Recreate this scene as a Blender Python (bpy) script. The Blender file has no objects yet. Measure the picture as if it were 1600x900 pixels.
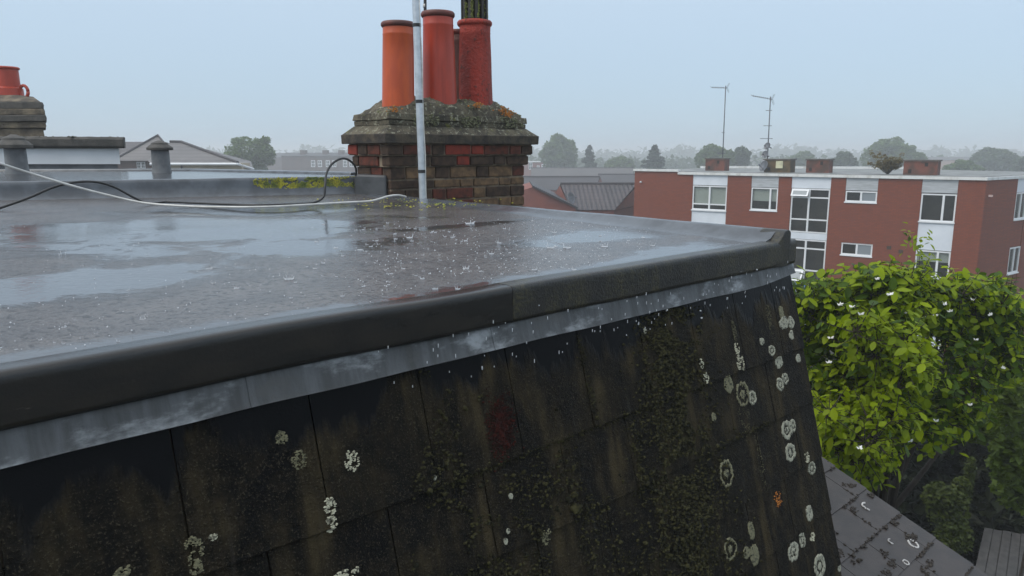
import bpy, math, random
from mathutils import Vector, Matrix, noise
R = math.radians
random.seed(7)
SC = bpy.context.scene
COL = SC.collection
# ------------------------------------------------------------------ camera, sky, sun, exposure
CAM_Z = 9.6
PITCH = R(10.4)
cam_d = bpy.data.cameras.new('camera'); cam = bpy.data.objects.new('camera', cam_d); COL.objects.link(cam)
cam.location = (0, 0, CAM_Z); cam.rotation_euler = (R(90) - PITCH, 0, 0)
cam_d.sensor_width = 36.0; cam_d.lens = 36.0 * 1155 / 1600; cam_d.clip_start = 0.05; cam_d.clip_end = 6000
SC.camera = cam
SUN_EL, SUN_AZ = R(48), R(-118)          # azimuth clockwise from +Y: the bright part of the overcast sky
world = bpy.data.worlds.new('World'); SC.world = world; world.use_nodes = True
wn, wl = world.node_tree.nodes, world.node_tree.links
wn.clear()
sky = wn.new('ShaderNodeTexSky'); sky.sky_type = 'NISHITA'; sky.sun_disc = False
sky.sun_elevation = SUN_EL; sky.sun_rotation = SUN_AZ; sky.air_density = 1.0; sky.dust_density = 0.6; sky.ozone_density = 2.0
ovc = wn.new('ShaderNodeMix'); ovc.data_type = 'RGBA'
ovc.inputs['Factor'].default_value = 0.80                      # cloud cover over the clear sky
tc = wn.new('ShaderNodeTexCoord'); sx = wn.new('ShaderNodeSeparateXYZ'); ovg = wn.new('ShaderNodeMix'); ovg.data_type = 'RGBA'
wl.new(tc.outputs['Generated'], sx.inputs[0]); wl.new(sx.outputs['Z'], ovg.inputs['Factor'])   # standard overcast: zenith about 2.5 times the horizon
ovg.inputs['A'].default_value = (3.6, 4.95, 6.35, 1); ovg.inputs['B'].default_value = (11.6, 12.4, 13.2, 1); wl.new(ovg.outputs['Result'], ovc.inputs['B'])
bgn = wn.new('ShaderNodeBackground'); bgn.inputs['Strength'].default_value = 0.105
wo = wn.new('ShaderNodeOutputWorld')
wl.new(sky.outputs[0], ovc.inputs['A']); wl.new(ovc.outputs['Result'], bgn.inputs['Color']); wl.new(bgn.outputs[0], wo.inputs['Surface'])
sun_d = bpy.data.lights.new('sun', 'SUN'); sun = bpy.data.objects.new('sun', sun_d); COL.objects.link(sun)
sun_d.energy = 1.5; sun_d.angle = R(40); sun_d.color = (1, .94, .84)
sun.rotation_euler = (R(90) - SUN_EL, 0, -SUN_AZ + math.pi)
vs = SC.view_settings; vs.view_transform = 'Standard'; vs.look = 'None'; vs.gamma = 1; vs.exposure = 0.2
SC.render.engine = 'CYCLES'
SC.cycles.use_denoising = True
SC.cycles.max_bounces = 6; SC.cycles.volume_bounces = 3; SC.cycles.transparent_max_bounces = 12
SC.cycles.sample_clamp_indirect = 4

# ------------------------------------------------------------------ survey helpers (pixel of the 1600x900 photo -> point)
F = 1155.0; CP, SP = math.cos(PITCH), math.sin(PITCH)
EYE = Vector((0, 0, CAM_Z))
def ray(px, py): a, b = px - 800, 450 - py; return Vector((a, F*CP + b*SP, b*CP - F*SP))
def at_z(px, py, z): r = ray(px, py); return EYE + r * ((z - CAM_Z) / r.z)
def at_y(px, py, y): r = ray(px, py); return EYE + r * (y / r.y)
def on_plane(px, py, p0, n): r = ray(px, py); return EYE + r * ((p0 - EYE).dot(n) / r.dot(n))
def lerp(a, b, t): return a + (b - a) * t

# ------------------------------------------------------------------ materials
def new_mat(name):
    m = bpy.data.materials.new(name); m.use_nodes = True
    nt = m.node_tree; nt.nodes.clear()
    o = nt.nodes.new('ShaderNodeOutputMaterial'); p = nt.nodes.new('ShaderNodeBsdfPrincipled')
    nt.links.new(p.outputs[0], o.inputs['Surface'])
    return m, nt, p, o
class NB:
    def __init__(s, nt): s.nt = nt
    def n(s, t, **k):
        x = s.nt.nodes.new(t)
        for a, v in k.items(): setattr(x, a, v)
        return x
    def link(s, a, b): s.nt.links.new(a, b)
    def setin(s, sock, v):
        if isinstance(v, bpy.types.NodeSocket): s.link(v, sock)
        else: sock.default_value = v
    def pos(s): return s.n('ShaderNodeNewGeometry').outputs['Position']
    def obj(s): return s.n('ShaderNodeTexCoord').outputs['Object']
    def scale(s, v, sc):
        m = s.n('ShaderNodeMapping'); s.link(v, m.inputs['Vector']); m.inputs['Scale'].default_value = sc; return m.outputs[0]
    def noise(s, v, scale, detail=4, rough=.55, dist=0):
        x = s.n('ShaderNodeTexNoise'); s.link(v, x.inputs['Vector'])
        x.inputs['Scale'].default_value = scale; x.inputs['Detail'].default_value = detail
        x.inputs['Roughness'].default_value = rough; x.inputs['Distortion'].default_value = dist
        return x.outputs['Fac']
    def voro(s, v, scale, feat='F1'):
        x = s.n('ShaderNodeTexVoronoi', feature=feat); s.link(v, x.inputs['Vector']); x.inputs['Scale'].default_value = scale
        return x.outputs['Distance']
    def ramp(s, f, a, b, lo=0.0, hi=1.0):
        x = s.n('ShaderNodeMapRange'); s.link(f, x.inputs['Value']); x.clamp = True
        x.interpolation_type = 'SMOOTHSTEP'
        x.inputs['From Min'].default_value = a; x.inputs['From Max'].default_value = b
        x.inputs['To Min'].default_value = lo; x.inputs['To Max'].default_value = hi
        return x.outputs[0]
    def mix(s, f, a, b):
        x = s.n('ShaderNodeMix', data_type='RGBA'); s.setin(x.inputs['Factor'], f)
        for sock, v in ((x.inputs['A'], a), (x.inputs['B'], b)):
            if isinstance(v, bpy.types.NodeSocket): s.link(v, sock)
            else: sock.default_value = (*v, 1) if len(v) == 3 else v
        return x.outputs['Result']
    def math(s, op, a, b=0.0):
        x = s.n('ShaderNodeMath', operation=op); s.setin(x.inputs[0], a); s.setin(x.inputs[1], b); return x.outputs[0]
    def bump(s, h, strength, dist):
        x = s.n('ShaderNodeBump'); s.link(h, x.inputs['Height'])
        x.inputs['Strength'].default_value = strength; x.inputs['Distance'].default_value = dist; return x.outputs[0]
def simple(name, c1, c2=None, scale=4.0, rough=.6, bump=0, bscale=None, bdist=.01, metal=0, spec=.5, coords='pos', stretch=(1, 1, 1), detail=5, lo=.35, hi=.65, rvar=0):
    """two-tone noisy surface"""
    m, nt, p, o = new_mat(name); b = NB(nt)
    v = b.scale(b.pos() if coords == 'pos' else b.obj(), stretch)
    f = b.noise(v, scale, detail)
    b.link(b.mix(b.ramp(f, lo, hi), c1, c2 or tuple(x * .7 for x in c1)), p.inputs['Base Color'])
    if rvar: b.link(b.ramp(f, .3, .7, rough - rvar, rough + rvar), p.inputs['Roughness'])
    else: p.inputs['Roughness'].default_value = rough
    p.inputs['Metallic'].default_value = metal; p.inputs['Specular IOR Level'].default_value = spec
    if bump:
        f2 = b.noise(v, bscale or scale * 4, 6, .65)
        b.link(b.bump(f2, bump, bdist), p.inputs['Normal'])
    return m

# ------------------------------------------------------------------ mesh helpers
class MB:
    def __init__(s): s.v = []; s.f = []
    def box(s, x0, x1, y0, y1, z0, z1, M=None):
        i = len(s.v)
        c = [(x, y, z) for z in (z0, z1) for y in (y0, y1) for x in (x0, x1)]
        s.v += [tuple(M @ Vector(q)) for q in c] if M is not None else c
        s.f += [tuple(i + k for k in q) for q in ((0, 2, 3, 1), (4, 5, 7, 6), (0, 1, 5, 4), (2, 6, 7, 3), (0, 4, 6, 2), (1, 3, 7, 5))]
        return s
    def hexa(s, a, b):                       # two quads (lists of 4 points), a below b
        i = len(s.v); s.v += [tuple(q) for q in a] + [tuple(q) for q in b]
        s.f += [tuple(i + k for k in q) for q in ((3, 2, 1, 0), (4, 5, 6, 7), (0, 1, 5, 4), (1, 2, 6, 5), (2, 3, 7, 6), (3, 0, 4, 7))]
        return s
    def poly(s, pts): i = len(s.v); s.v += [tuple(p) for p in pts]; s.f.append(tuple(range(i, i + len(pts)))); return s
    def tube(s, pts, r, seg=8, caps=True):
        pts = [Vector(p) for p in pts]; n = len(pts); base = len(s.v)
        rr = r if isinstance(r, (list, tuple)) else [r] * n
        ref = None
        for k in range(n):
            t = (pts[min(k+1, n-1)] - pts[max(k-1, 0)]).normalized()
            if ref is None: ref = t.orthogonal().normalized()
            ref = (ref - t * ref.dot(t)).normalized(); bi = t.cross(ref)
            for j in range(seg):
                a = 2 * math.pi * j / seg
                s.v.append(tuple(pts[k] + (ref * math.cos(a) + bi * math.sin(a)) * rr[k]))
        for k in range(n - 1):
            for j in range(seg):
                a, b2 = base + k*seg + j, base + k*seg + (j+1) % seg
                s.f.append((a, b2, b2 + seg, a + seg))
        if caps:
            s.f.append(tuple(base + j for j in reversed(range(seg)))); s.f.append(tuple(base + (n-1)*seg + j for j in range(seg)))
        return s
    def lathe(s, prof, c=(0, 0, 0), seg=24, lean=(0, 0), caps=True):     # prof: (radius, z)
        base = len(s.v); n = len(prof)
        for r, z in prof:
            for j in range(seg):
                a = 2*math.pi*j/seg; s.v.append((c[0] + r*math.cos(a) + lean[0]*z, c[1] + r*math.sin(a) + lean[1]*z, c[2] + z))
        for k in range(n-1):
            for j in range(seg):
                a, b2 = base + k*seg + j, base + k*seg + (j+1) % seg
                s.f.append((a, b2, b2+seg, a+seg))
        if caps:
            s.f.append(tuple(base + j for j in reversed(range(seg)))); s.f.append(tuple(base + (n-1)*seg + j for j in range(seg)))
        return s
    def sweep(s, rings, closed=True, caps=True):                # list of equal-length point loops
        base = len(s.v); m = len(rings[0])
        for rg in rings: s.v += [tuple(q) for q in rg]
        for k in range(len(rings)-1):
            for j in range(m if closed else m-1):
                a, b2 = base + k*m + j, base + k*m + (j+1) % m
                s.f.append((a, b2, b2+m, a+m))
        if caps and closed:
            s.f.append(tuple(base + j for j in reversed(range(m)))); s.f.append(tuple(base + (len(rings)-1)*m + j for j in range(m)))
        return s
    def blob(s, c, r, squash=(1, 1, 1), M=None):                 # small lumpy octa-sphere
        base = len(s.v); c = Vector(c)
        for a, b2 in BLOB_DIRS:
            d = Vector((math.cos(a)*math.cos(b2)*squash[0], math.sin(a)*math.cos(b2)*squash[1], math.sin(b2)*squash[2])) * r * random.uniform(.75, 1.2)
            if M is not None: d = M @ d
            s.v.append(tuple(c + d))
        for q in BLOB_F: s.f.append(tuple(base + k for k in q))
        return s
    def build(s, name, mat, parent=None, smooth=False, bevel=0, seg=2, loc=None, fixn=False):
        me = bpy.data.meshes.new(name); me.from_pydata(s.v, [], s.f); me.update()
        if fixn:
            import bmesh
            bm = bmesh.new(); bm.from_mesh(me); bmesh.ops.recalc_face_normals(bm, faces=bm.faces); bm.to_mesh(me); bm.free()
        return link(name, me, mat, parent, smooth, bevel, seg, loc)
BLOB_DIRS = [(0, math.pi/2)] + [(k*math.pi/3, .45) for k in range(6)] + [(k*math.pi/3 + .5, -.45) for k in range(6)]
BLOB_F = [(0, 1+k, 1+(k+1) % 6) for k in range(6)] + [(1+k, 7+k, 1+(k+1) % 6) for k in range(6)] + [(7+k, 7+(k+1) % 6, 1+(k+1) % 6) for k in range(6)]
def link(name, me, mat, parent=None, smooth=False, bevel=0, seg=2, loc=None):
    o = bpy.data.objects.new(name, me); COL.objects.link(o)
    if mat is not None and not me.materials: me.materials.append(mat)
    if smooth: me.polygons.foreach_set('use_smooth', [True]*len(me.polygons))
    if parent is not None: o.parent = parent; o.matrix_parent_inverse = parent_inv(parent)
    if loc is not None: o.location = loc
    if bevel:
        md = o.modifiers.new('bevel', 'BEVEL'); md.width = bevel; md.segments = seg; md.limit_method = 'ANGLE'; md.angle_limit = R(40)
    return o
def world_of(p):
    M = p.matrix_basis.copy()
    return M if p.parent is None else world_of(p.parent) @ p.matrix_parent_inverse @ M
def parent_inv(p): return world_of(p).inverted()
def tag(o, label=None, cat=None, group=None, kind=None):
    if label: o['label'] = label
    if cat: o['category'] = cat
    if group: o['group'] = group
    if kind: o['kind'] = kind
    return o
def thing(name, loc, label, cat, group=None):
    o = bpy.data.objects.new(name, None); COL.objects.link(o); o.location = loc; o.empty_display_size = .2
    return tag(o, label, cat, group)

# ------------------------------------------------------------------ survey of our roof
ZR = CAM_Z - .33                                     # roof level at the front edge
FR = at_z(1238, 376, ZR); FL = at_z(0, 583, ZR)
BR = at_z(598, 302, ZR + .045); BL = at_z(0, 312, ZR + .07)
U = Vector((math.sin(R(47)), math.cos(R(47)), 0)); N = Vector((U.y, -U.x, 0)); W = -N; UP = Vector((0, 0, 1))
FL2 = FL + (FL - FR) * .75; BL2 = BL + (BL - BR) * .55
def deck(a, b):                                      # a: 0 right .. 1 left, b: 0 front .. 1 back
    return lerp(lerp(FR, FL2, a), lerp(BR, BL2, a), b)
AL = R(76)
DN = N*math.cos(AL) - UP*math.sin(AL); SN = N*math.sin(AL) + UP*math.cos(AL)     # down-slope, outward normal of the mansard
T0 = at_y(1234, 425, 2.80)
def slp(s, L, h=0): return T0 + U*s + DN*L + SN*h
def sl(px, py): q = on_plane(px, py, T0, SN) - T0; return q.dot(U), q.dot(DN)

# ------------------------------------------------------------------ materials of the near roof
def slate_coords(b):
    P = b.pos(); c = b.n('ShaderNodeCombineXYZ')
    for k, ax in enumerate((U, DN, SN)):
        d = b.n('ShaderNodeVectorMath', operation='DOT_PRODUCT'); b.link(P, d.inputs[0]); d.inputs[1].default_value = ax
        b.link(b.math('SUBTRACT', d.outputs['Value'], T0.dot(ax)), c.inputs[k])
    return c.outputs[0]
def mat_slate():
    m, nt, p, o = new_mat('wet_fibre_slate'); b = NB(nt); v = slate_coords(b)
    oi = b.n('ShaderNodeObjectInfo').outputs['Random']
    sep = b.n('ShaderNodeSeparateXYZ'); b.link(v, sep.inputs[0])
    grain = b.noise(v, 230, 3, .7); mid = b.noise(b.scale(v, (9, 4, 9)), 1.0, 5, .6); streak = b.noise(b.scale(v, (26, 2.2, 4)), 1.0, 4, .55)
    wash = b.noise(b.scale(v, (7, 1.5, 7)), 1.0, 6, .6)
    edge = b.math('ADD', sep.outputs['Y'], b.math('MULTIPLY', b.math('SUBTRACT', wash, .5), -.45))     # clean washed top below the lead
    clean = b.ramp(edge, .06, .11, 1, 0)
    algae = b.math('MULTIPLY', b.ramp(mid, .42, .68), b.ramp(streak, .3, .62))
    base = b.mix(b.ramp(oi, 0, 1), (.0055, .0055, .006), (.009, .0085, .0075))
    c = b.mix(b.ramp(b.noise(v, 30, 5, .7), .42, .7), base, (.019, .0155, .011))
    c = b.mix(b.math('MULTIPLY', algae, .85), c, (.070, .053, .027))
    c = b.mix(b.math('MULTIPLY', b.ramp(streak, .62, .78), .35), c, (.10, .095, .085))
    c = b.mix(b.math('MULTIPLY', b.ramp(grain, .56, .66), .75), c, (.095, .080, .052))
    c = b.mix(clean, c, (.003, .003, .0035))
    b.link(c, p.inputs['Base Color'])
    b.link(b.mix(clean, b.mix(b.ramp(mid, .3, .7), (.42,)*3, (.62,)*3), (.30,)*3), p.inputs['Roughness'])
    p.inputs['Specular IOR Level'].default_value = .09
    h = b.math('MULTIPLY', b.math('ADD', grain, b.math('MULTIPLY', b.noise(v, 75, 4, .65), 1.6)), b.math('SUBTRACT', 1.0, b.math('MULTIPLY', clean, .92)))
    b.link(b.bump(h, 1.0, .007), p.inputs['Normal'])
    return m
def mat_deck():
    m, nt, p, o = new_mat('wet_roof_deck'); b = NB(nt); v = b.pos()
    at = b.n('ShaderNodeAttribute', attribute_name='puddle').outputs['Fac']
    f = b.math('ADD', at, b.math('MULTIPLY', b.math('SUBTRACT', b.noise(v, 3.6, 7, .66, .5), .5), 1.7))
    pud = b.ramp(f, .26, .66)
    n1 = b.noise(v, 6, 6, .65); n2 = b.noise(v, 55, 5, .7); n3 = b.noise(v, 190, 3, .7)
    c = b.mix(b.ramp(n1, .35, .65), (.075, .070, .071), (.115, .103, .098))
    c = b.mix(b.ramp(n2, .5, .62), c, (.020, .017, .016))
    c = b.mix(b.math('MULTIPLY', b.ramp(n3, .57, .66), .8), c, (.20, .185, .175))
    c = b.mix(b.math('MULTIPLY', pud, .8), c, (.060, .062, .066))
    b.link(c, p.inputs['Base Color'])
    b.link(b.ramp(pud, 0, 1, .20, .05), p.inputs['Roughness'])
    p.inputs['IOR'].default_value = 1.62
    dry = b.math('SUBTRACT', 1.0, b.math('MULTIPLY', pud, .96))
    h = b.math('MULTIPLY', b.math('ADD', n3, b.math('MULTIPLY', n2, 1.5)), dry)
    rip = b.math('MULTIPLY', b.noise(v, 38, 3, .6, .6), .30)
    b.link(b.bump(b.math('ADD', h, rip), .42, .006), p.inputs['Normal'])
    return m
def mat_trim(name, mossy):
    m, nt, p, o = new_mat(name); b = NB(nt); v = b.pos()
    n1 = b.noise(b.scale(v, (2, 2, 7)), 3, 6, .6); n2 = b.noise(v, 120, 4, .7); n3 = b.noise(b.scale(v, (7, 7, 60)), 1.5, 5, .7)
    c = b.mix(b.ramp(n1, .35, .7), (.015, .0145, .014), (.024, .021, .018))
    c = b.mix(b.math('MULTIPLY', b.ramp(n3, .66, .74), .5), c, (.12, .10, .085))
    if mossy:
        al = b.math('MULTIPLY', b.ramp(b.noise(b.scale(v, (9, 9, 5)), 1.2, 6, .7), .42, .62), b.ramp(n2, .4, .62))
        c = b.mix(b.math('MULTIPLY', al, .8), c, (.075, .065, .028))
        c = b.mix(b.ramp(b.noise(v, 60, 4), .62, .7), c, (.012, .012, .010))
    b.link(c, p.inputs['Base Color']); p.inputs['Roughness'].default_value = .17 if not mossy else .30
    b.link(b.bump(n2, .35 if mossy else .14, .006), p.inputs['Normal'])
    return m
def mat_lead():
    m, nt, p, o = new_mat('weathered_lead'); b = NB(nt); v = slate_coords(b)
    streak = b.noise(b.scale(v, (20, 3, 5)), 1, 6, .65); big = b.noise(b.scale(v, (6, 13, 7)), 1, 7, .62); fine = b.noise(v, 120, 4, .7)
    c = b.mix(b.ramp(streak, .35, .68), (.036, .037, .037), (.085, .09, .094))
    c = b.mix(b.ramp(big, .52, .70), c, (.27, .285, .295))
    c = b.mix(b.math('MULTIPLY', b.ramp(big, .44, .34), .8), c, (.06, .06, .058))
    c = b.mix(b.math('MULTIPLY', b.ramp(streak, .42, .30), .7), c, (.05, .047, .042))
    b.link(c, p.inputs['Base Color']); p.inputs['Roughness'].default_value = .45; p.inputs['Metallic'].default_value = .2
    b.link(b.bump(b.math('ADD', fine, b.math('MULTIPLY', streak, 2)), .3, .004), p.inputs['Normal'])
    return m
def mat_lichen(name, c1, c2):
    m, nt, p, o = new_mat(name); b = NB(nt); v = b.pos()
    n1 = b.noise(v, 260, 4, .7); n2 = b.noise(v, 90, 4, .6)
    c = b.mix(b.ramp(n1, .42, .62), c1, c2); c = b.mix(b.ramp(n2, .52, .62), c, tuple(x*.3 for x in c2))
    b.link(c, p.inputs['Base Color']); p.inputs['Roughness'].default_value = .8
    b.link(b.bump(n1, .6, .003), p.inputs['Normal']); return m
M_SLATE, M_DECK = mat_slate(), mat_deck()
M_TRIM, M_TRIM2 = mat_trim('wet_black_trim', False), mat_trim('algae_black_trim', True)
M_LEAD = mat_lead()
M_KERB = simple('grey_wet_kerb', (.095, .105, .118), (.06, .065, .073), 9, .20, .12, 60, .004)
M_KERBD = simple('dark_wet_kerb', (.075, .077, .08), (.04, .041, .043), 9, .30, .25, 70, .005)
M_LICH = mat_lichen('pale_lichen', (.37, .36, .275), (.25, .245, .18))
M_LICHB = mat_lichen('bright_crumbly_lichen', (.56, .54, .40), (.40, .38, .27))
M_LICHG = mat_lichen('olive_lichen', (.21, .195, .11), (.10, .095, .055))
M_LICHO = mat_lichen('orange_lichen', (.52, .20, .03), (.36, .11, .02))
M_MOSSD = simple('dark_wet_moss', (.010, .010, .007), (.050, .046, .020), 60, .85, .6, 300, .003, spec=.12)
M_MOSSR = simple('rusty_moss', (.045, .011, .008), (.02, .008, .007), 60, .8, .6, 300, .003, spec=.12)
M_MOSSY = simple('yellow_green_moss', (.45, .40, .035), (.10, .13, .03), 11, .8, .5, 200, .004)
M_HOUSE = simple('stock_brick_house_wall', (.20, .15, .10), (.12, .09, .07), 6, .8, .3, 40, .01)
M_WATER, _nt, _p, _o = new_mat('splash_water')
_p.inputs['Base Color'].default_value = (.95, .97, 1, 1); _p.inputs['Roughness'].default_value = .08
_p.inputs['IOR'].default_value = 1.33; _p.inputs['Transmission Weight'].default_value = .55

# ------------------------------------------------------------------ ground
M_GROUND = simple('dark_garden_soil', (.030, .026, .018), (.022, .028, .012), .6, .9, .5, 6, .05)
g = MB(); gs = [-1500, -700, -300, -120, -50, -20, 0, 20, 50, 120, 300, 700, 1500]
for j in range(len(gs)):
    for i in range(len(gs)): g.v.append((gs[i], gs[j] + 1350, 0))
gn = len(gs)
for j in range(gn-1):
    for i in range(gn-1): g.f.append((j*gn+i, j*gn+i+1, (j+1)*gn+i+1, (j+1)*gn+i))
ground = g.build('ground', M_GROUND); tag(ground, kind='structure')

# ------------------------------------------------------------------ our house: flat roof over a slated mansard
house = thing('mansard_house', FR - UP*FR.z - U*1.5 + W*1.5, 'wet grey flat roof edged in black trim above a steep slope of mossy dark slates', 'house')
NA, NBK = 150, 130
dm = MB(); att = []
PUD = [(330, 360, .95, .80), (420, 335, .9, .5), (960, 362, .75, .22), (90, 442, .52, .27), (500, 385, .45, .28), (1120, 372, .5, .12), (720, 352, .5, .10)]
PUDW = [(at_z(a, c, ZR + .02), ru, rw) for a, c, ru, rw in PUD]
for j in range(NBK + 1):
    for i in range(NA + 1):
        a, b2 = i/NA, j/NBK
        q = deck(a, b2); q.z += .0022*noise.noise(Vector((q.x*3, q.y*3, 1)))
        dm.v.append(tuple(q))
        w = 0
        for c, ru, rw in PUDW:
            d = q - c; e = (d.dot(U)/ru)**2 + (d.dot(W)/rw)**2; w = max(w, math.exp(-e*1.1))
        w = max(w, .8*math.exp(-(((q - FR).dot(W) - .07)/.075)**2))
        att.append(w)
for j in range(NBK):
    for i in range(NA): k = j*(NA+1) + i; dm.f.append((k, k+NA+1, k+NA+2, k+1))
dk = dm.build('roof_deck', M_DECK, house, smooth=True, fixn=True)
at_ = dk.data.attributes.new('puddle', 'FLOAT', 'POINT'); at_.data.foreach_set('value', att)
# front drip trim, two lengths with a joint
prof = [(-.075, -.004), (-.055, .004), (-.040, .0065), (-.006, .0062), (.005, .0052), (.0098, .002), (.0115, -.004), (.012, -.012), (.0121, -.015), (.0125, -.045), (.013, -.074), (.013, -.076), (.009, -.085), (.002, -.087), (-.03, -.086), (-.03, -.03), (-.07, -.012)]
def trim(s0, s1, mat, k=1.0, dz=0):
    m = MB(); rings = []
    n = max(4, int(abs(s1 - s0) / .07))
    for i in range(n + 1):
        s = lerp(s0, s1, i/n)
        wob = .004*noise.noise(Vector((s*2.1, 3, 0))); wz = .005*noise.noise(Vector((s*1.7, 9, 0)))
        c = FR + U*s
        rings.append([c + N*(x*k + wob) + UP*(z*k + wz*(1 if z > -.05 else 1.4) + dz) for x, z in prof])
    m.sweep(rings); return m.build('drip_trim', mat, house, smooth=True, bevel=0, fixn=True)
sj = (at_z(784, 448, ZR) - FR).dot(U)
for o_ in (trim(-4.6, sj, M_TRIM), trim(sj + .001, .010, M_TRIM2, 1.012, .0006)):
    o_.data.polygons.foreach_set('use_smooth', [True]*len(o_.data.polygons))
    md = o_.modifiers.new('edge', 'EDGE_SPLIT'); md.split_angle = R(55)
# right-hand raised kerb
K0 = at_z(1243, 360, ZR + .046); K1 = at_z(596, 303.5, ZR + .052)
kd = (K1 - K0); kd.z = 0; kd.normalize(); ko = Vector((kd.y, -kd.x, 0))
rings = []
for i in range(41):
    f = i/40; c = lerp(K0 + kd*.062, K1 + kd*.05, f); zd = lerp(FR.z, BR.z, f) ; top = c.z + .002*noise.noise(Vector((f*9, 2, 5)))
    hh = max(top - zd, .004)
    pr = [(-.16, zd - .006), (-.11, zd + .002), (-.062, zd + hh*.35), (-.034, zd + hh*.82), (-.018, top - .001), (-.004, top), (.008, top - .004), (.014, top - .014), (.014, ZR - .083), (.004, ZR - .088), (-.04, ZR - .088), (-.05, ZR - .03), (-.15, zd - .03)]
    rings.append([Vector((c.x, c.y, 0)) + ko*x + UP*z for x, z in pr])
zq, c_ = FR.z, Vector((K0.x, K0.y, 0)); tq = K0.z
pl_ = [(-.085, zq - .006), (-.066, zq + .006), (-.046, zq + .021), (-.030, zq + .038), (-.018, tq - .001), (-.004, tq + .001), (.010, tq - .004), (.016, tq - .014), (.016, ZR - .084), (.010, ZR - .090), (-.085, ZR - .088)]
nn_ = (FR - c_).dot(N)                                            # stand 3 mm proud of the trim
MB().sweep([[c_ + ko*x + UP*z + N*(nn_ + o_) for x, z in pl_] for o_ in (-.085, .010, .0142)]).build('kerb_end_plate', M_TRIM2, house, bevel=.003, fixn=True)
kb = MB().sweep(rings).build('side_kerb', M_KERB, house, smooth=True, fixn=True)
md = kb.modifiers.new('edge', 'EDGE_SPLIT'); md.split_angle = R(50)
# rear party kerb with the neighbour's wet roof behind it
ZK = ZR + .168
pk0 = BL2 + (BL2 - BR)*.05; pk1 = lerp(BR, BL, -.005)
pd = (pk0 - pk1); pd.z = 0; pd.normalize(); pin = Vector((-pd.y, pd.x, 0))
if pin.y > 0: pin = -pin                                   # towards the camera
rings = []
for i in range(61):
    f = i/60; c = lerp(pk1, pk0, f); w = .004*noise.noise(Vector((f*14, 1, 1)))
    zt = ZK + .004*noise.noise(Vector((f*10, 7, 3)))
    pr = [(.06, c.z - .012), (.035, c.z + .003), (.016, c.z + .02), (.004 + w, c.z + .06), (w, zt - .02), (-.006 + w, zt - .005), (-.018, zt), (-.12, zt - .002), (-.12, c.z - .05), (.05, c.z - .05)]
    rings.append([Vector((c.x, c.y, 0)) + pin*x + UP*z for x, z in pr])
MB().sweep(rings).build('party_kerb', M_KERB, house, smooth=True, fixn=True).modifiers.new('edge', 'EDGE_SPLIT').split_angle = R(60)
# lead sleeve over the kerb's end against the chimney
e0 = at_y(553, 305, BR.y - .16); e1 = at_y(603, 306, BR.y - .22); ed = (e1 - e0); ed.z = 0; ed.normalize(); eb = Vector((-ed.y, ed.x, 0))
lw = (e1 - e0).length
MB().hexa([e0 - UP*.05, e1 - UP*.05, e1 + eb*.35 - UP*.05, e0 + eb*.35 - UP*.05],
          [e0 + UP*.142 + eb*.01, e1 + UP*.137 + eb*.01, e1 + eb*.35 + UP*.14, e0 + eb*.35 + UP*.145]).build('kerb_end', M_KERBD, house, bevel=.014, seg=3)
# moss growing on the party kerb
mm = MB(); rr = random.Random(3)
for k in range(6500):
    px = rr.gauss(470, 42) if k % 3 else rr.uniform(395, 575)
    if not 396 < px < 585: continue
    v_ = rr.random()**.8
    c = on_plane(px, lerp(lerp(279, 276, (px-400)/160), 313, v_), lerp(pk1, pk0, .2), pin)
    if noise.noise(Vector((px*.05, v_*3, 0))) + .5*noise.noise(Vector((px*.2, v_*9, 4))) + min(0, (px - 430)/90) < -.27: continue
    random.seed(k); mm.blob(c + pin*.004 + UP*rr.uniform(-.002, .004), rr.uniform(.0025, .0065))
for k in range(420):
    px = rr.gauss(660, 55); c = at_z(px, rr.gauss(317, 5), ZR + .045); 
    if noise.noise(Vector((px*.06, c.y*4, 2))) < 0: continue
    random.seed(k); mm.blob(c, rr.uniform(.003, .007), (1, 1, .5))
tag(mm.build('moss', M_MOSSY, house, smooth=True), kind='stuff')
# lead flashing under the trim: lapped sheets
cuts = [.012] + [sl(x, y)[0] for x, y in ((1000, 478), (770, 530), (652, 570), (395, 625), (160, 680))] + [-3.2, -4.5]
for i in range(len(cuts)-1):
    s1, s0 = cuts[i], cuts[i+1] - .012
    m = MB(); rings = []; n = max(6, int((s1 - s0)/.03))
    lift = .0016*(i % 2)
    for k in range(n+1):
        s = lerp(s0, s1, k/n); w = .0035*noise.noise(Vector((s*7, 5, 0))); Lb = .025 + .004*noise.noise(Vector((s*4, 2, 0))) - (.018*max(0, (s+.25)/.25) if s > -.25 else 0)
        rings.append([slp(s, -.10, .010 + lift), slp(s, -.03, .013 + w + lift), slp(s, Lb - .006, .0155 + w*.6 + lift), slp(s, Lb, .018 + lift + w*.4), slp(s, Lb + .001, .0135 + lift + w*.4), slp(s, -.03, .009 + lift), slp(s, -.10, .006 + lift)])
    m.sweep(rings).build('lead_sheet', M_LEAD, house, smooth=True, fixn=True).modifiers.new('edge', 'EDGE_SPLIT').split_angle = R(45)
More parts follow.
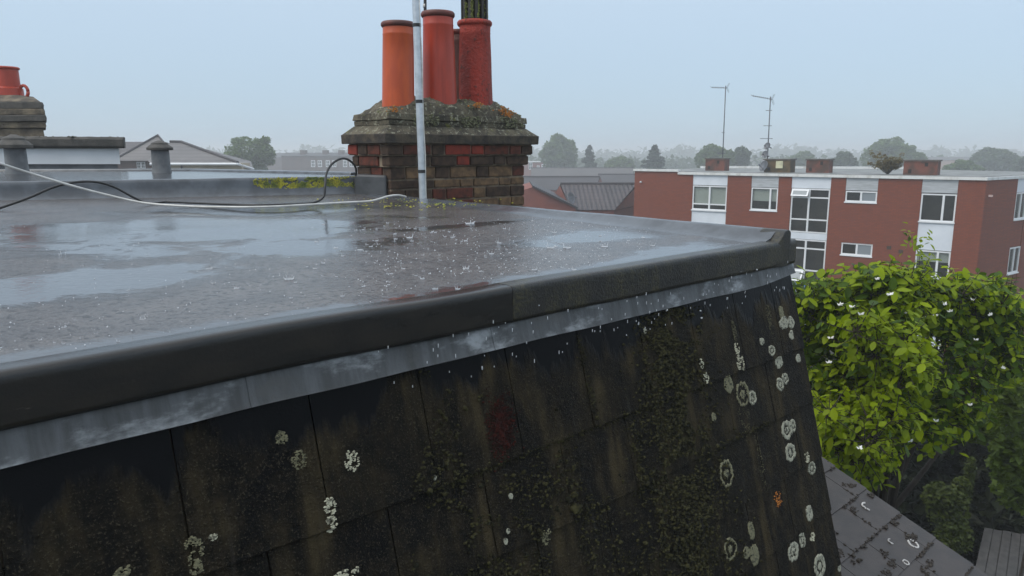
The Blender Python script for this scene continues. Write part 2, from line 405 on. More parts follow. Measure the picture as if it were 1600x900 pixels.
# slates
SWD = .2655; ROWS = [.295 + .21*k for k in range(6)]
def slate_h(L):
    for Lb in ROWS:
        if L <= Lb: return .010 - .0275*(Lb - L)
    return .010
def slate_mesh(s0, s1, La, Lb, seed):
    r = random.Random(seed); m = MB(); nx = 7
    lo, up = [], []
    ja = [r.uniform(-.0018, .0018) for _ in range(nx+1)]
    tl = r.uniform(-.0012, .0012)
    rings = []
    for i in range(nx+1):
        s = lerp(s0 + .0018, s1 - .0018, i/nx); e = Lb + ja[i] + tl*(i/nx - .5)*2
        ha = .010 - .0275*(Lb - La); k = tl*(i/nx)
        rings.append([slp(s, La, ha - .005), slp(s, La, ha), slp(s, e - .002, .010 + k), slp(s, e, .0085 + k), slp(s, e, .005 + k)])
    m.sweep(rings); return m
for r_, Lb in enumerate(ROWS):
    off = -.695 if r_ % 2 == 0 else -.695 + SWD/2
    k = -14
    edges = []
    while True:
        e = off + k*SWD
        if e > -.06: break
        if e > -3.6: edges.append(e)
        k += 1
    edges.append(0.0)
    for i in range(len(edges)-1):
        if i == 0: continue
        slate_mesh(edges[i], edges[i+1], Lb - (.33 if r_ else .38), Lb, r_*50 + i).build('slate', M_SLATE, house, fixn=True)
# walls under the roof
ROWEND = ROWS[-1]
b0, b1 = slp(-3.6, -.11, -.02), slp(-.012, -.11, -.02); c0, c1 = slp(-3.6, ROWEND + .02, -.02), slp(-.012, ROWEND + .02, -.02)
back = W*3.1
MB().hexa([c0, c1, c1 + W*3.4, c0 + W*3.4], [b0, b1, b1 + W*3.0, b0 + W*3.0]).build('roof_body', M_HOUSE, house, fixn=True)
q0, q1 = Vector((c0.x, c0.y, 0)), Vector((c1.x, c1.y, 0)); zt = c0.z - .004
MB().hexa([q0 + W*.03, q1 + W*.03, q1 + W*3.3, q0 + W*3.3], [Vector((q.x, q.y, zt)) for q in (q0 + W*.03, q1 + W*.03, q1 + W*3.3, q0 + W*3.3)]).build('wall', M_HOUSE, house, fixn=True)
# lichens, each a crusty rosette on the slates
LICH = [(1221.6,505,8,12,0),(1233,504,6,11,0),(1233,524,4,9,0),(1187,533.6,4,7,0),(1202,548,5.5,10,1),(1215,566,7.5,11,0),(1216,601,6,12,1),(1224,592,5.5,10,1),(1245,560,4,8,0),
 (1136,601,7.5,16,2),(1157.6,616,11.5,22,3),(1173,621.6,6.5,14,1),(1153,567,6,14,4),(1148,545,4,10,4),(1227,672,9,17,1),(1236.5,665,5,12,1),(1232,707,9,18,1),(1257,714,4,9,4),(1266,731.5,7,12,1),
 (1132,740,12,25,3),(1213,779.5,6.5,13,5),(1261,801,6,15,0),(1236.5,861,10,18,1),(1251.5,843,5.5,14,1),(1267,838.7,4.5,8,4),(1277,884,11,22,1),(1138,857,12,20,3),(1171,828,5.5,17,2),(1174.7,867,8,20,2),
 (1163,863,7,11,2),(1309,887,3,7,0),(1099,590.7,4,9,4),(1092.5,568,3,8,4),(546.8,719.7,12,18,4),(512,790,10,14,4),(514,818,9,14,4),(300,858,16,22,6),(304,884,13,12,6),(330,838,6,5,4),(192,892,18,9,6),
 (538,896,22,9,4),(675,746,3.5,5,0),(1006,517,3,5,0),(790,829,3.5,5,0),(786,845,3.5,7,0),(850,838,8,14,6),(438,684,9,12,6),(465,718,12,16,6),(795,775,4,6,0),(1219,490,4,14,2),(1112,652,4,9,2),(1160,655,9,40,7),(1145,520,3,22,7),(1200,500,4,26,7),(1185,720,4,60,7)]
def lichen(px, py, rx, ry, kind, seed):
    r = random.Random(seed); s, L = sl(px, py)
    a = abs(sl(px + rx, py)[0] - s); bb = abs(sl(px, py + ry)[1] - L)
    if kind in (0, 1, 2, 3):
        m = MB(); n = 44; a *= .9; bb *= .9; h = slate_h(L) + .0004
        ph = r.uniform(0, 9)
        def pt(k, f, dh):
            t = 2*math.pi*k/n; w = 1 + .20*noise.noise(Vector((math.cos(t)*1.6, math.sin(t)*1.6, ph))) + .22*noise.noise(Vector((math.cos(t)*6, math.sin(t)*6, ph)))
            ss, LL = s + a*w*f*math.cos(t), L + bb*w*f*math.sin(t)
            return slp(ss, LL, max(h, slate_h(LL) + .0004) + dh)
        if kind in (0, 2, 5):
            rings = [[pt(k, f, dh) for k in range(n)] for f, dh in ((1.0, -.002), (.97, .0012), (.8, .0018), (.5, .0010), (.08, .0013))]
            m.sweep(rings, closed=True, caps=False); m.f.append(tuple(len(m.v) - n + k for k in range(n)))
        else:
            hole = .52 if kind == 1 else .72
            rings = [[pt(k, f*(1 if f > hole + .01 else 1 + .38*noise.noise(Vector((k*.55, ph, 2)))), dh) for k in range(n)] for f, dh in ((1.0, -.002), (.97, .0014), (.84, .0024), (hole + .07, .0016), (hole, -.001))]
            m.sweep(rings, closed=True, caps=False)
            rings = [[pt(k, f*(1 + .8*noise.noise(Vector((k*.5, ph, 6)))), dh) for k in range(n)] for f, dh in ((.36, -.001), (.3, .0012), (.06, .0014))]
            i0 = len(m.v); m.sweep(rings, closed=True, caps=False); m.f.append(tuple(len(m.v) - n + k for k in range(n)))
        m.build('lichen', {0: M_LICH, 1: M_LICH, 2: M_LICHG, 3: M_LICHG, 5: M_LICHO}[kind], house, smooth=True, fixn=True)
    else:                                            # crumbly colony of many small squamules
        m = MB(); ph = r.uniform(0, 20)
        for k in range({4: 170, 5: 150, 6: 170, 7: 260}[kind]):
            t, f = r.uniform(0, 6.283), math.sqrt(r.random())
            if noise.noise(Vector((math.cos(t)*f*2.2, math.sin(t)*f*2.2, ph))) < -.08: continue
            ss, LL = s + a*f*math.cos(t), L + bb*f*math.sin(t)
            random.seed(k + seed)
            m.blob(slp(ss, LL, slate_h(LL) + .0006), r.uniform(.0012, .0032)*(1.0 if kind != 7 else .55), (1, 1, .6))
        if m.v: m.build('lichen', M_LICHB if kind == 4 else M_LICHO if kind == 5 else M_LICHG, house, smooth=True)
for i, q in enumerate(LICH): lichen(*q, 100 + i)
# moss cushions on the slates
mm, mr = MB(), MB(); rr = random.Random(11)
def moss_at(px, py, r0, r1, m=mm):
    s, L = sl(px, py)
    if s > -.01 or L < .03: return
    random.seed(int(px*7 + py)); r = lerp(r0, r1, rr.random()**1.8)*(1.5 if rr.random() < .06 else 1)
    m.blob(slp(s, L, slate_h(L) + r*.15), r, (1, 1, .75))
for k in range(8500):
    py = rr.uniform(478, 915); c = 1040 + (py - 480)*.10 + 14*noise.noise(Vector((py*.012, 0, 0))); px = rr.gauss(c, 24 + (py - 480)*.035)
    if noise.noise(Vector((px*.03, py*.02, 4))) > -.22: moss_at(px, py, .0013, .0068)
for k in range(6500):
    px, py = rr.uniform(640, 1040), rr.uniform(560, 915)
    d = noise.noise(Vector((px*.011, py*.007, 8))) + .35*noise.noise(Vector((px*.04, py*.03, 2))) + (py - 700)/900 + (px - 850)/1500
    if d > .12: moss_at(px, py, .0011, .0060)
for k in range(900):
    t = rr.random(); a, b2 = rr.choice([((807, 714), (968, 653)), ((968, 653), (1101, 600)), ((682, 764), (807, 714)), ((901, 517), (929, 655)), ((978, 655), (1010, 800)), ((1129, 692), (1200, 660))])
    moss_at(lerp(a[0], b2[0], t) + rr.gauss(0, 3), lerp(a[1], b2[1], t) + rr.gauss(0, 3), .0015, .0042)
for k in range(900): px, py = rr.gauss(779, 9), rr.gauss(668, 22); moss_at(px, py, .0015, .004, mr)
for px, py, r in ((893, 772, .014), (893, 793, .013), (884, 780, .011), (1010, 760, .008), (866, 640, .006)): moss_at(px, py, r, r*1.05)
tag(mm.build('moss', M_MOSSD, house, smooth=True), kind='stuff')
tag(mr.build('moss', M_MOSSR, house, smooth=True), 'rusty red moss on the slates', kind='stuff')

# ------------------------------------------------------------------ lower slate roof beside the mansard
BE = R(22); LD = N*math.cos(BE) - UP*math.sin(BE); LN = N*math.sin(BE) + UP*math.cos(BE)
A0 = at_y(1283, 715, 4.2)
def lp(s, L, h=0): return A0 + U*s + LD*L + LN*h
def lsl(px, py): q = on_plane(px, py, A0, LN) - A0; return q.dot(U), q.dot(LD)
M_LSL = simple('brown_grey_wet_slate', (.046, .035, .030), (.031, .024, .021), 11, .42, .35, 150, .004)
low = thing('rear_extension', lp(-1.5, .9) - UP*lp(-1.5, .9).z, 'low pitched brown grey slate roof with dark moss along its joints below the mansard', 'roof')
g_ = .205; gL = [.09 + g_*k for k in range(-1, 9)]
for r_, Lb in enumerate(gL):
    off = 0 if r_ % 2 else -.155
    for k in range(0, 8):
        s1 = 0 if k == 0 else off - .31*(k if not off else k - .0) + (.31 if off else 0)
        s0 = (off - .31*k) if off else -.31*(k+1)
        if off and k == 0: s0, s1 = -.155, 0
        m = MB(); j = random.Random(r_*20+k); t = j.uniform(-.0012, .0012)
        ha = .010 - .0275*.30
        m.hexa([lp(s0 + .002, Lb - .30, ha - .006), lp(s1 - .002, Lb - .30, ha - .006), lp(s1 - .002, Lb + t, .005), lp(s0 + .002, Lb - t, .005)],
               [lp(s0 + .002, Lb - .30, ha), lp(s1 - .002, Lb - .30, ha), lp(s1 - .002, Lb + t, .011 + t), lp(s0 + .002, Lb - t, .011)])
        m.build('slate', M_LSL, low, fixn=True)
Lend = gL[-1]
MB().hexa([lp(-2.6, -.5, -.16), lp(-.006, -.5, -.16), lp(-.006, Lend - .01, -.12), lp(-2.6, Lend - .01, -.12)], [lp(-2.6, -.5, -.012), lp(-.006, -.5, -.012), lp(-.006, Lend - .01, -.012), lp(-2.6, Lend - .01, -.012)]).build('roof_board', M_TRIM, low, fixn=True)
zl = lp(0, Lend).z - .2
wq = [lp(-2.6, -.5), lp(-.05, -.5), lp(-.05, Lend - .1), lp(-2.6, Lend - .1)]
MB().hexa([Vector((q.x, q.y, 0)) for q in wq], [q - UP*.17 for q in wq]).build('wall', M_HOUSE, low, fixn=True)
mm = MB(); rr = random.Random(5)
def lmoss(s, L, r, m): random.seed(int(s*9999) + int(L*7777)); m.blob(lp(s, L, .009 + r*.2), r, (1, 1, .6))
for k in range(2600):
    rw = rr.choice(gL)
    if rr.random() < .62: s, L = -rr.random()**1.2*1.7, rw + rr.gauss(.004, .006)
    else:
        i = gL.index(rw); s, L = (0 if i % 2 else -.155) - .31*rr.randrange(0, 6) + rr.gauss(0, .006), rw - g_*rr.random()
    if s < -.01 and noise.noise(Vector((s*5, L*5, 1))) > .06: lmoss(s, L, rr.uniform(.003, .010), mm)
for k in range(60):
    s, L = -rr.random()*1.4, rr.random()*1.3
    for q in range(rr.randrange(4, 26)): lmoss(min(s + rr.gauss(0, .018), -.012), L + rr.gauss(0, .010), rr.uniform(.004, .009), mm)
tag(mm.build('moss', simple('black_brown_moss', (.020, .014, .010), (.036, .026, .016), 60, .7, .5, 250, .003), low, smooth=True), kind='stuff')
M_WLICH = mat_lichen('white_lichen', (.62, .60, .57), (.45, .43, .41))
for i, (px, py, rx, ry, gap) in enumerate(((1426, 852, 8, 7, 0), (1353, 793, 10, 7, 1), (1391, 848, 5, 6, 1), (1414, 881, 3, 3, 0))):
    s, L = lsl(px, py); a = .030 if i < 2 else .018; m = MB(); n = 30
    ks = range(n) if not gap else range(5, 22)
    rings = []
    for k in (list(ks) + ([] if gap else [0])):
        t = 2*math.pi*k/n + 1.1; w = 1 + .15*noise.noise(Vector((math.cos(t)*2, math.sin(t)*2, i)))
        rings.append([lp(s + a*w*f*math.cos(t), L + a*w*f*math.sin(t), .0125 + h) for f, h in ((1, -.004), (.97, .001), (.72, .001), (.68, -.004))])
    m.sweep(rings, closed=False).build('lichen', M_WLICH, low, smooth=True)

# ------------------------------------------------------------------ chimney stack
def brick_mat(name, c1, c2, rough=.75, b_=.5):
    return simple(name, c1, c2, 22, rough, b_, 90, .006, lo=.3, hi=.7, spec=.2)
BRK = {'soot': brick_mat('sooty_brick', (.038, .026, .020), (.085, .055, .038)), 'brown': brick_mat('brown_stock_brick', (.21, .13, .07), (.085, .055, .036)),
       'red': brick_mat('red_brick', (.27, .045, .028), (.16, .035, .025)), 'dull': brick_mat('dull_red_brick', (.14, .042, .028), (.055, .028, .02))}
M_MORT = simple('lime_mortar', (.26, .20, .14), (.10, .08, .06), 14, .9, .5, 70, .006)
def mat_flaunch():
    m, nt, p, o = new_mat('mossy_cement'); b = NB(nt); v = b.pos()
    n1 = b.noise(v, 9, 6, .7); n2 = b.noise(v, 34, 5, .7); n3 = b.noise(v, 14, 5, .7)
    c = b.mix(b.ramp(n1, .38, .62), (.045, .038, .026), (.135, .115, .075))
    c = b.mix(b.ramp(n2, .555, .62), c, (.30, .29, .21))
    c = b.mix(b.math('MULTIPLY', b.ramp(n3, .60, .68), .8), c, (.15, .145, .02))
    c = b.mix(b.ramp(b.noise(v, 60, 4, .7), .60, .68), c, (.018, .015, .012))
    b.link(c, p.inputs['Base Color']); p.inputs['Roughness'].default_value = .8
    b.link(b.bump(b.math('ADD', n2, b.noise(v, 120, 4, .7)), .8, .012), p.inputs['Normal']); return m
M_FLA = mat_flaunch()
CC = FR + U*.15 + W*2.93
def chz(y): return at_y(618, y, CC.y).z
LU, LW = 1.265, .42
chim = thing('chimney_stack', Vector((CC.x, CC.y, 0)) + U*LU/2 + W*LW/2, 'broad mossy brick chimney with four red clay pots behind the roof kerb', 'chimney')
def cp(a, b2, z): return Vector((CC.x, CC.y, 0)) + U*a + W*b2 + UP*z
def ring_box(o0, o1, z0, z1): return [cp(-o0, -o0, z0), cp(LU+o0, -o0, z0), cp(LU+o0, LW+o0, z0), cp(-o0, LW+o0, z0)], [cp(-o1, -o1, z1), cp(LU+o1, -o1, z1), cp(LU+o1, LW+o1, z1), cp(-o1, LW+o1, z1)]
courses = [(317, 297, 0), (297, 282, 0), (282, 261, 0), (261, 243, .022), (243, 224.5, .046)]
H = chz(282) - chz(300); zt0 = chz(317)
lower = [(zt0 - H*(k+1), zt0 - H*k, 0) for k in range(3)][::-1]
levels = lower + [(chz(a), chz(b2), o_) for a, b2, o_ in courses]
MB().hexa(*ring_box(-.012, -.012, lower[0][0] - .5, chz(261))).hexa(*ring_box(.010, .010, chz(261), chz(243))).hexa(*ring_box(.034, .034, chz(243), chz(224))).build('mortar', M_MORT, chim, fixn=True)
MB().hexa(*ring_box(-.02, -.02, 6.5, lower[0][0] - .45)).build('shaft', M_MORT, chim, fixn=True)
rr = random.Random(21)
def brick(a0, a1, z0, z1, face, off, mat, seed):
    """one brick in a face: 'n' front-right face, 'u' left face, 'r' far right face"""
    r = random.Random(seed); m = MB(); j = .006; pr = off + r.uniform(-.002, .004); dp = .09
    def P(a, d, z):
        if face == 'n': return cp(a, -d, z)
        if face == 'u': return cp(-d, a, z)
        return cp(LU + d, a, z)
    jit = lambda: r.uniform(-.0025, .0025)
    lo = [P(a0 + j + jit(), pr + jit(), z0 + j + jit()), P(a1 - j + jit(), pr + jit(), z0 + j + jit()), P(a1 - j, pr - dp, z0 + j), P(a0 + j, pr - dp, z0 + j)]
    hi = [P(a0 + j + jit(), pr + jit(), z1 - j + jit()), P(a1 - j + jit(), pr + jit(), z1 - j + jit()), P(a1 - j, pr - dp, z1 - j), P(a0 + j, pr - dp, z1 - j)]
    m.hexa(lo, hi).build('brick', mat, chim, bevel=.006, fixn=True)
pick = {3: 'dull brown soot brown dull'.split(), }
for ci, (z0, z1, off) in enumerate(levels):
    vis = ci - 3
    for face, L in (('n', LU), ('u', LW), ('r', LW)):
        a, b2 = (-off, L + off) if face == 'n' else (-off + .0, L + off)
        xs = [a]; hd = (ci + (face != 'n')) % 2
        if face == 'n': pat = ([.125] if hd else []) + [.245, .125] * 9
        else: pat = ([.125, .245] if hd else [.245, .125]) * 3
        for w in pat:
            nx = xs[-1] + w*rr.uniform(.94, 1.06)
            if nx > b2 - .07: break
            xs.append(nx)
        xs.append(b2)
        for i in range(len(xs)-1):
            f = (xs[i] - a)/(b2 - a)
            if vis >= 3: kind = rr.choices(['soot', 'red', 'dull'], [5, 3 if f > .3 else 1, 3])[0]
            elif vis == 2: kind = rr.choices(['soot', 'brown', 'dull'], [4, 3, 2])[0]
            else: kind = rr.choices(['brown', 'soot', 'dull'], [7, 2, 3])[0] if f > .25 else rr.choices(['soot', 'dull'], [3, 1])[0]
            if face == 'u': kind = rr.choices(['soot', 'dull', 'red'], [5, 3, 1 if vis >= 3 else 0])[0]
            e0 = xs[i] + (.094 if (face != 'n' and i == 0) else 0)
            if xs[i+1] - e0 > .03: brick(e0, xs[i+1], z0, z1, face, off, BRK[kind], ci*100 + i*7 + ord(face))
def rough_box(name, o0, o1, z0, z1, mat, amp, n=26):
    m = MB(); rings = []
    cs = lambda o_: [(-o_, -o_), (LU+o_, -o_), (LU+o_, LW+o_), (-o_, LW+o_)]
    def loop(o_, z, am):
        pts = []
        c = cs(o_)
        for k in range(4):
            p, q = c[k], c[(k+1) % 4]; nn = n if k % 2 == 0 else 10
            for i in range(nn):
                f = i/nn; x, y = lerp(p[0], q[0], f), lerp(p[1], q[1], f)
                w = am*noise.noise(Vector((x*6, y*6, z*7))) + am*.6*noise.noise(Vector((x*19, y*19, z*13)))
                pts.append(cp(x + w*(1 if k == 1 else -1 if k == 3 else .2), y + w*(1 if k == 2 else -1 if k == 0 else .2), z + w*.7))
        return pts
    for o_, z in [(o0, z0), (lerp(o0, o1, .5), (z0+z1)/2), (o1, z1)]: rings.append(loop(o_, z, amp))
    return m.sweep(rings).build(name, mat, chim, smooth=False, bevel=.005, fixn=True)
rough_box('cornice', .075, .078, chz(224) + .001, chz(208.5), simple('sooty_cornice', (.030, .024, .020), (.09, .07, .045), 13, .8, .8, 70, .012), .006)
rough_box('weathering', .070, .004, chz(208.5), chz(195.5), M_FLA, .004)
rough_box('cap_course', .002, .004, chz(195.5), chz(187), M_FLA, .006)
rough_box('cap_course', .012, .008, chz(186.6), chz(175.5), M_FLA, .009)
# sloping mortar bed under the pots
PT = [(.155, .15), (.555, .15), (.935, .15), (.83, .34)]
m = MB(); nx, ny = 52, 20; zc = chz(175.5)
for j in range(ny+1):
    for i in range(nx+1):
        a, b2 = lerp(.0, LU, i/nx), lerp(.0, LW, j/ny)
        e = min(a, LU - a)/.22; f = min(b2, LW - b2)/.15
        h = .122*min(1, e, 1)**.75 * min(1, max(f, 0) + .25)**.6 if True else 0
        if i in (0, nx) or j in (0, ny): h = -.01
        h += .014*noise.noise(Vector((a*9, b2*9, 3))) + .012*noise.noise(Vector((a*26, b2*26, 5)))
        m.v.append(tuple(cp(a, b2, zc + h)))
for j in range(ny):
    for i in range(nx): k = j*(nx+1)+i; m.f.append((k, k+1, k+nx+2, k+nx+1))
m.build('flaunching', M_FLA, chim, smooth=True)
def pot_mat(name, c1, c2, rough, bmp, algae=False):
    m, nt, p, o = new_mat(name); b = NB(nt); v = b.pos()
    n1 = b.noise(b.scale(v, (5, 5, 1.6)), 1.6, 5, .6); st = b.noise(b.scale(v, (16, 16, .8)), 1, 4, .6)
    c = b.mix(b.ramp(n1, .35, .65), c1, c2); c = b.mix(b.math('MULTIPLY', b.ramp(st, .55, .75), .55), c, tuple(x*.45 for x in c2))
    n2 = b.noise(v, 30, 5, .7)
    if algae: c = b.mix(b.math('MULTIPLY', b.ramp(n2, .55, .65), .8), c, (.06, .025, .018))
    b.link(c, p.inputs['Base Color']); p.inputs['Roughness'].default_value = rough
    b.link(b.bump(n2, bmp, .02), p.inputs['Normal']); return m
POTM = [pot_mat('orange_terracotta', (.54, .088, .014), (.41, .062, .015), .42, .08), pot_mat('red_terracotta', (.43, .046, .018), (.34, .038, .017), .40, .06),
        pot_mat('flaked_red_clay', (.38, .034, .016), (.24, .028, .016), .62, .9, True), pot_mat('grey_red_clay', (.16, .06, .045), (.10, .05, .04), .6, .3)]
M_POTRIM = simple('dark_pot_rim', (.15, .032, .022), (.08, .026, .02), 12, .5, .3, 60, .006)
M_DARKIN = simple('sooty_inside', (.010, .009, .008), None, 5, .9)
def zat(px, py, y): return at_y(px, py, y).z
pots = []
for i, (ty, by, r0, r1, xb, xt) in enumerate(((35, 158, .112, .104, 622.5, 622), (19, 152, .124, .108, 688, 684), (33, 158, .130, .117, 744, 741.5), (48, 150, .10, .09, 718, 715))):
    c = cp(PT[i][0], PT[i][1], 0)
    yb = c.y; base = at_y(xb, by + 22, yb); top = at_y(xt, ty, yb); h = top.z - base.z
    lean = ((top.x - base.x)/h, 0)
    mk = MB(); rp = .004 if i == 2 else 0
    prof_ = [(r0, 0), (lerp(r0, r1, .3), h*.3), (lerp(r0, r1, .6), h*.6), (r1, h*.86), (r1*1.02, h*.868), (r1, h*.876), (r1, h*.95)]
    seg = 40
    mk.lathe(prof_, base, seg, lean, caps=False)
    if i == 2:
        vv = []
        for q in mk.v:
            d = Vector(q) - base; w = .007*noise.noise(Vector((q[0]*14, q[1]*14, q[2]*14))); rad = Vector((d.x, d.y, 0)).normalized(); vv.append(tuple(Vector(q) + rad*w))
        mk.v = vv
    po = mk.build('chimney_pot', POTM[i], chim, smooth=True, fixn=True)
    rm = MB().lathe([(r1, h*.94), (r1*1.07, h*.948), (r1*1.12, h*.962), (r1*1.12, h*.984), (r1*1.04, h), (r1*.86, h*.998), (r1*.84, h*.9), (r1*.84, h*.6)], base, seg, lean, caps=False)
    rm.build('rim', M_POTRIM if i != 2 else POTM[2], po, smooth=True, fixn=True)
    MB().lathe([(r1*.84, h*.7), (.001, h*.7)], base, seg, lean, caps=False).build('soot', M_DARKIN, po)
    pots.append((base, h, r1, lean))
# black slotted terminal in the right-hand pot
base, h, r1, lean = pots[2]; tb = Vector((base.x + lean[0]*h, base.y, base.z + h))
fl = MB().lathe([(.07, -.1), (.07, .55), (.02, .56)], tb, 24)
fo = fl.build('flue_terminal', simple('black_flue_iron', (.012, .012, .012), (.022, .020, .018), 20, .55), chim, smooth=True, fixn=True)
fin = MB()
for k in range(12):
    a = 2*math.pi*k/12 + .2
    fin.box(.05, .100, -.011, .011, -.03, .55, Matrix.Translation(tb) @ Matrix.Rotation(a, 4, 'Z'))
fin.build('fin', simple('black_iron_fin', (.014, .013, .012), (.03, .026, .02), 30, .6), fo)
mm = MB(); rr = random.Random(4)
for k in range(700):
    a = rr.uniform(-2.6, .0); z = abs(rr.gauss(0, .10)) if k % 2 else rr.uniform(0, .3)
    aa = round((a - .2)/(math.pi/6))*(math.pi/6) + .2 + rr.gauss(.16, .06)
    random.seed(k); rad = rr.uniform(.078, .100)
    mm.blob(tb + Vector((rad*math.cos(aa), rad*math.sin(aa), z)), rr.uniform(.003, .008))
tag(mm.build('moss', simple('green_flue_moss', (.17, .19, .03), (.09, .10, .02), 40, .8, .5, 200, .004), fo, smooth=True), kind='stuff')
# lichen and moss on the cap
mm, mo = MB(), MB(); rr = random.Random(8)
for k in range(1500):
    a, v_ = rr.uniform(0, LU), rr.random()
    if noise.noise(Vector((a*5, v_*2, 9))) < .05: continue
    random.seed(k)
    if v_ < .55: mm.blob(cp(a, -.012 + rr.uniform(-.004, .004), lerp(chz(195), chz(176), v_/.55)), rr.uniform(.003, .008))
    else: b2 = rr.uniform(0, .14); mm.blob(cp(a, b2, zc + .122*min(1, a/.22, (LU-a)/.22)**.75*min(1, b2/.15 + .25)**.6), rr.uniform(.003, .009))
for px, py, n in ((796, 178, 50), (745, 165, 30), (616, 171, 24), (784, 172, 20)):
    for k in range(n):
        q = on_plane(px + rr.gauss(0, 4), py + rr.gauss(0, 3), cp(0, -.014, 0), N); random.seed(k); mo.blob(q, rr.uniform(.004, .009))
tag(mm.build('moss', simple('grey_green_crust', (.20, .20, .12), (.10, .105, .05), 30, .9, .5, 150, .005), chim, smooth=True), kind='stuff')
tag(mo.build('orange_lichen', M_LICHO, chim, smooth=True), kind='stuff')

# masts strapped to the chimney
M_ALU = simple('dull_aluminium', (.62, .64, .66), (.50, .52, .54), 20, .34, .05, 80, .003, metal=.75)
M_BLK = simple('black_plastic', (.014, .014, .015), (.02, .02, .02), 20, .45)
M_WHT = simple('white_cable_plastic', (.62, .61, .58), (.5, .49, .46), 20, .45)
mb = at_y(661, 312, 4.62); mt = at_y(650, 0, 4.62); md_ = (mt - mb); mt2 = mb + md_*1.5; mb2 = mb - md_*.35
mast = thing('aerial_mast', mb2, 'leaning silver aerial mast with black tape bands against the brick chimney', 'mast')
MB().tube([mb2, mt2], .0235, 20).build('pole', M_ALU, mast, smooth=True).modifiers.new('e', 'EDGE_SPLIT').split_angle = R(50)
for py in (38, 155, 266):
    c = lerp(mb, mt, (312 - py)/312); d = md_.normalized()
    MB().tube([c - d*.010, c + d*.010], .0255, 20).build('tape_band', M_BLK, mast, smooth=True).modifiers.new('e', 'EDGE_SPLIT').split_angle = R(50)
rt = Vector((.0225, -.012, 0))
MB().tube([lerp(mb2, mt, k/14) + rt + Vector((.003*math.sin(k*1.3), 0, 0)) for k in range(15)], .0032, 6).build('cable', M_WHT, mast, smooth=True)
q0 = at_y(663.5, 60, 5.75); q1 = at_y(663.5, -110, 5.75)
m2 = thing('thin_mast', q0 - UP*.3, 'thin black mast with a white band rising behind the tall middle pot', 'mast')
MB().tube([q0 - UP*.35, q1], .0115, 12).build('pole', M_BLK, m2, smooth=True)
c = at_y(663.5, 9, 5.75); MB().tube([c - UP*.012, c + UP*.012], .0125, 12).build('band', M_WHT, m2, smooth=True)

# ------------------------------------------------------------------ cables on the roof
def spline(pts, n=10):
    P = [Vector(p) for p in pts]; out = []
    for i in range(len(P)-1):
        p0, p1, p2, p3 = P[max(i-1, 0)], P[i], P[i+1], P[min(i+2, len(P)-1)]
        for k in range(n):
            t = k/n; out.append(.5*((2*p1) + (p2-p0)*t + (2*p0-5*p1+4*p2-p3)*t*t + (3*p1-p0-3*p2+p3)*t*t*t))
    out.append(P[-1]); return out
zb = ZR + .062
def pts_at(lst):
    return [at_y(x, y, d) for x, y, d in lst]
dk_y = lambda x, y, z: at_z(x, y, z).y
bl = pts_at([(-60, 345, 3.45), (0, 325, 3.55), (45, 309, 3.62), (85, 292, 3.7), (120, 284.5, 3.76), (152, 284.5, 3.8), (180, 293, 3.85), (208, 308, 3.9), (232, 317.5, 3.95)])
bl += [at_z(x, y, zb) for x, y in ((262, 315.5), (300, 317), (350, 319), (400, 320.5), (450, 319.5), (488, 317))]
b3 = bl[-1].y
bl += pts_at([(505, 308, b3 + .03), (508, 290, b3 + .05), (510, 272, b3 + .1), (519, 256, b3 + .16), (535, 247.5, b3 + .22), (548, 252, b3 + .3), (556, 263, b3 + .36), (556, 274, b3 + .40)])
tag(MB().tube(spline(bl), .0062, 8).build('black_cable', M_BLK, None, smooth=True), 'black cable arching across the wet roof and up to the chimney', 'cable')
wh = pts_at([(-120, 215, 3.0), (-50, 240, 3.2), (0, 255.5, 3.35), (55, 273, 3.5), (110, 289.5, 3.6), (165, 304, 3.7), (225, 317, 3.75)])
wh += [at_z(x, y, zb + .003) for x, y in ((290, 322), (350, 323.5), (420, 323), (480, 320), (530, 317), (575, 314.5))]
w3 = wh[-1].y
wh += pts_at([(592, 311, w3 + .05), (607, 306.5, w3 + .12), (622, 305, w3 + .2), (634, 307.5, w3 + .34)])
tag(MB().tube(spline(wh), .0058, 8).build('white_cable', M_WHT, None, smooth=True), 'white cable sagging over the party kerb and along the wet roof', 'cable')

# ------------------------------------------------------------------ the next roof along, its vents, dormer and chimney
M_WETROOF = simple('wet_felt_roof', (.06, .062, .065), (.045, .046, .05), 5, .16, .10, 30, .004)
M_GREYP = simple('grey_flue_paint', (.15, .155, .16), (.09, .094, .10), 9, .5, .2, 60, .004)
M_FELT = simple('dark_mineral_felt', (.050, .047, .042), (.085, .078, .068), 9, .75, .6, 60, .01)
M_UPVC = simple('white_upvc', (.78, .79, .80), (.72, .73, .74), 3, .35)
M_RENDER = simple('grey_lower_upstand', (.20, .20, .205), (.13, .13, .135), 6, .5, .2, 40, .005)
nb = thing('neighbouring_roof', at_z(250, 275, ZK) - UP*ZK, 'wet flat roof beyond the party kerb reflecting the pale sky', 'roof')
near = [lerp(pk1, pk0, f) for f in (0, .5, 1)]
f1 = at_z(556, 271.5, ZK); f2 = at_z(303, 265.8, ZK); f3 = at_z(0, 266.5, ZK); f4 = at_z(-500, 268, ZK)
nr = [Vector((q.x, q.y, ZK - .006)) - pin*.10 for q in near]
top = [nr[0], f1 - UP*.006, f2 - UP*.006, f3 - UP*.006, f4 - UP*.006, nr[2], nr[1]]
m = MB(); k = len(top)
m.v = [tuple(q) for q in top] + [(q.x, q.y, 0) for q in top]
m.f = [tuple(range(k))] + [(i, (i+1) % k, (i+1) % k + k, i + k) for i in range(k)]
m.build('roof_deck', M_WETROOF, nb, fixn=True)
rings = []
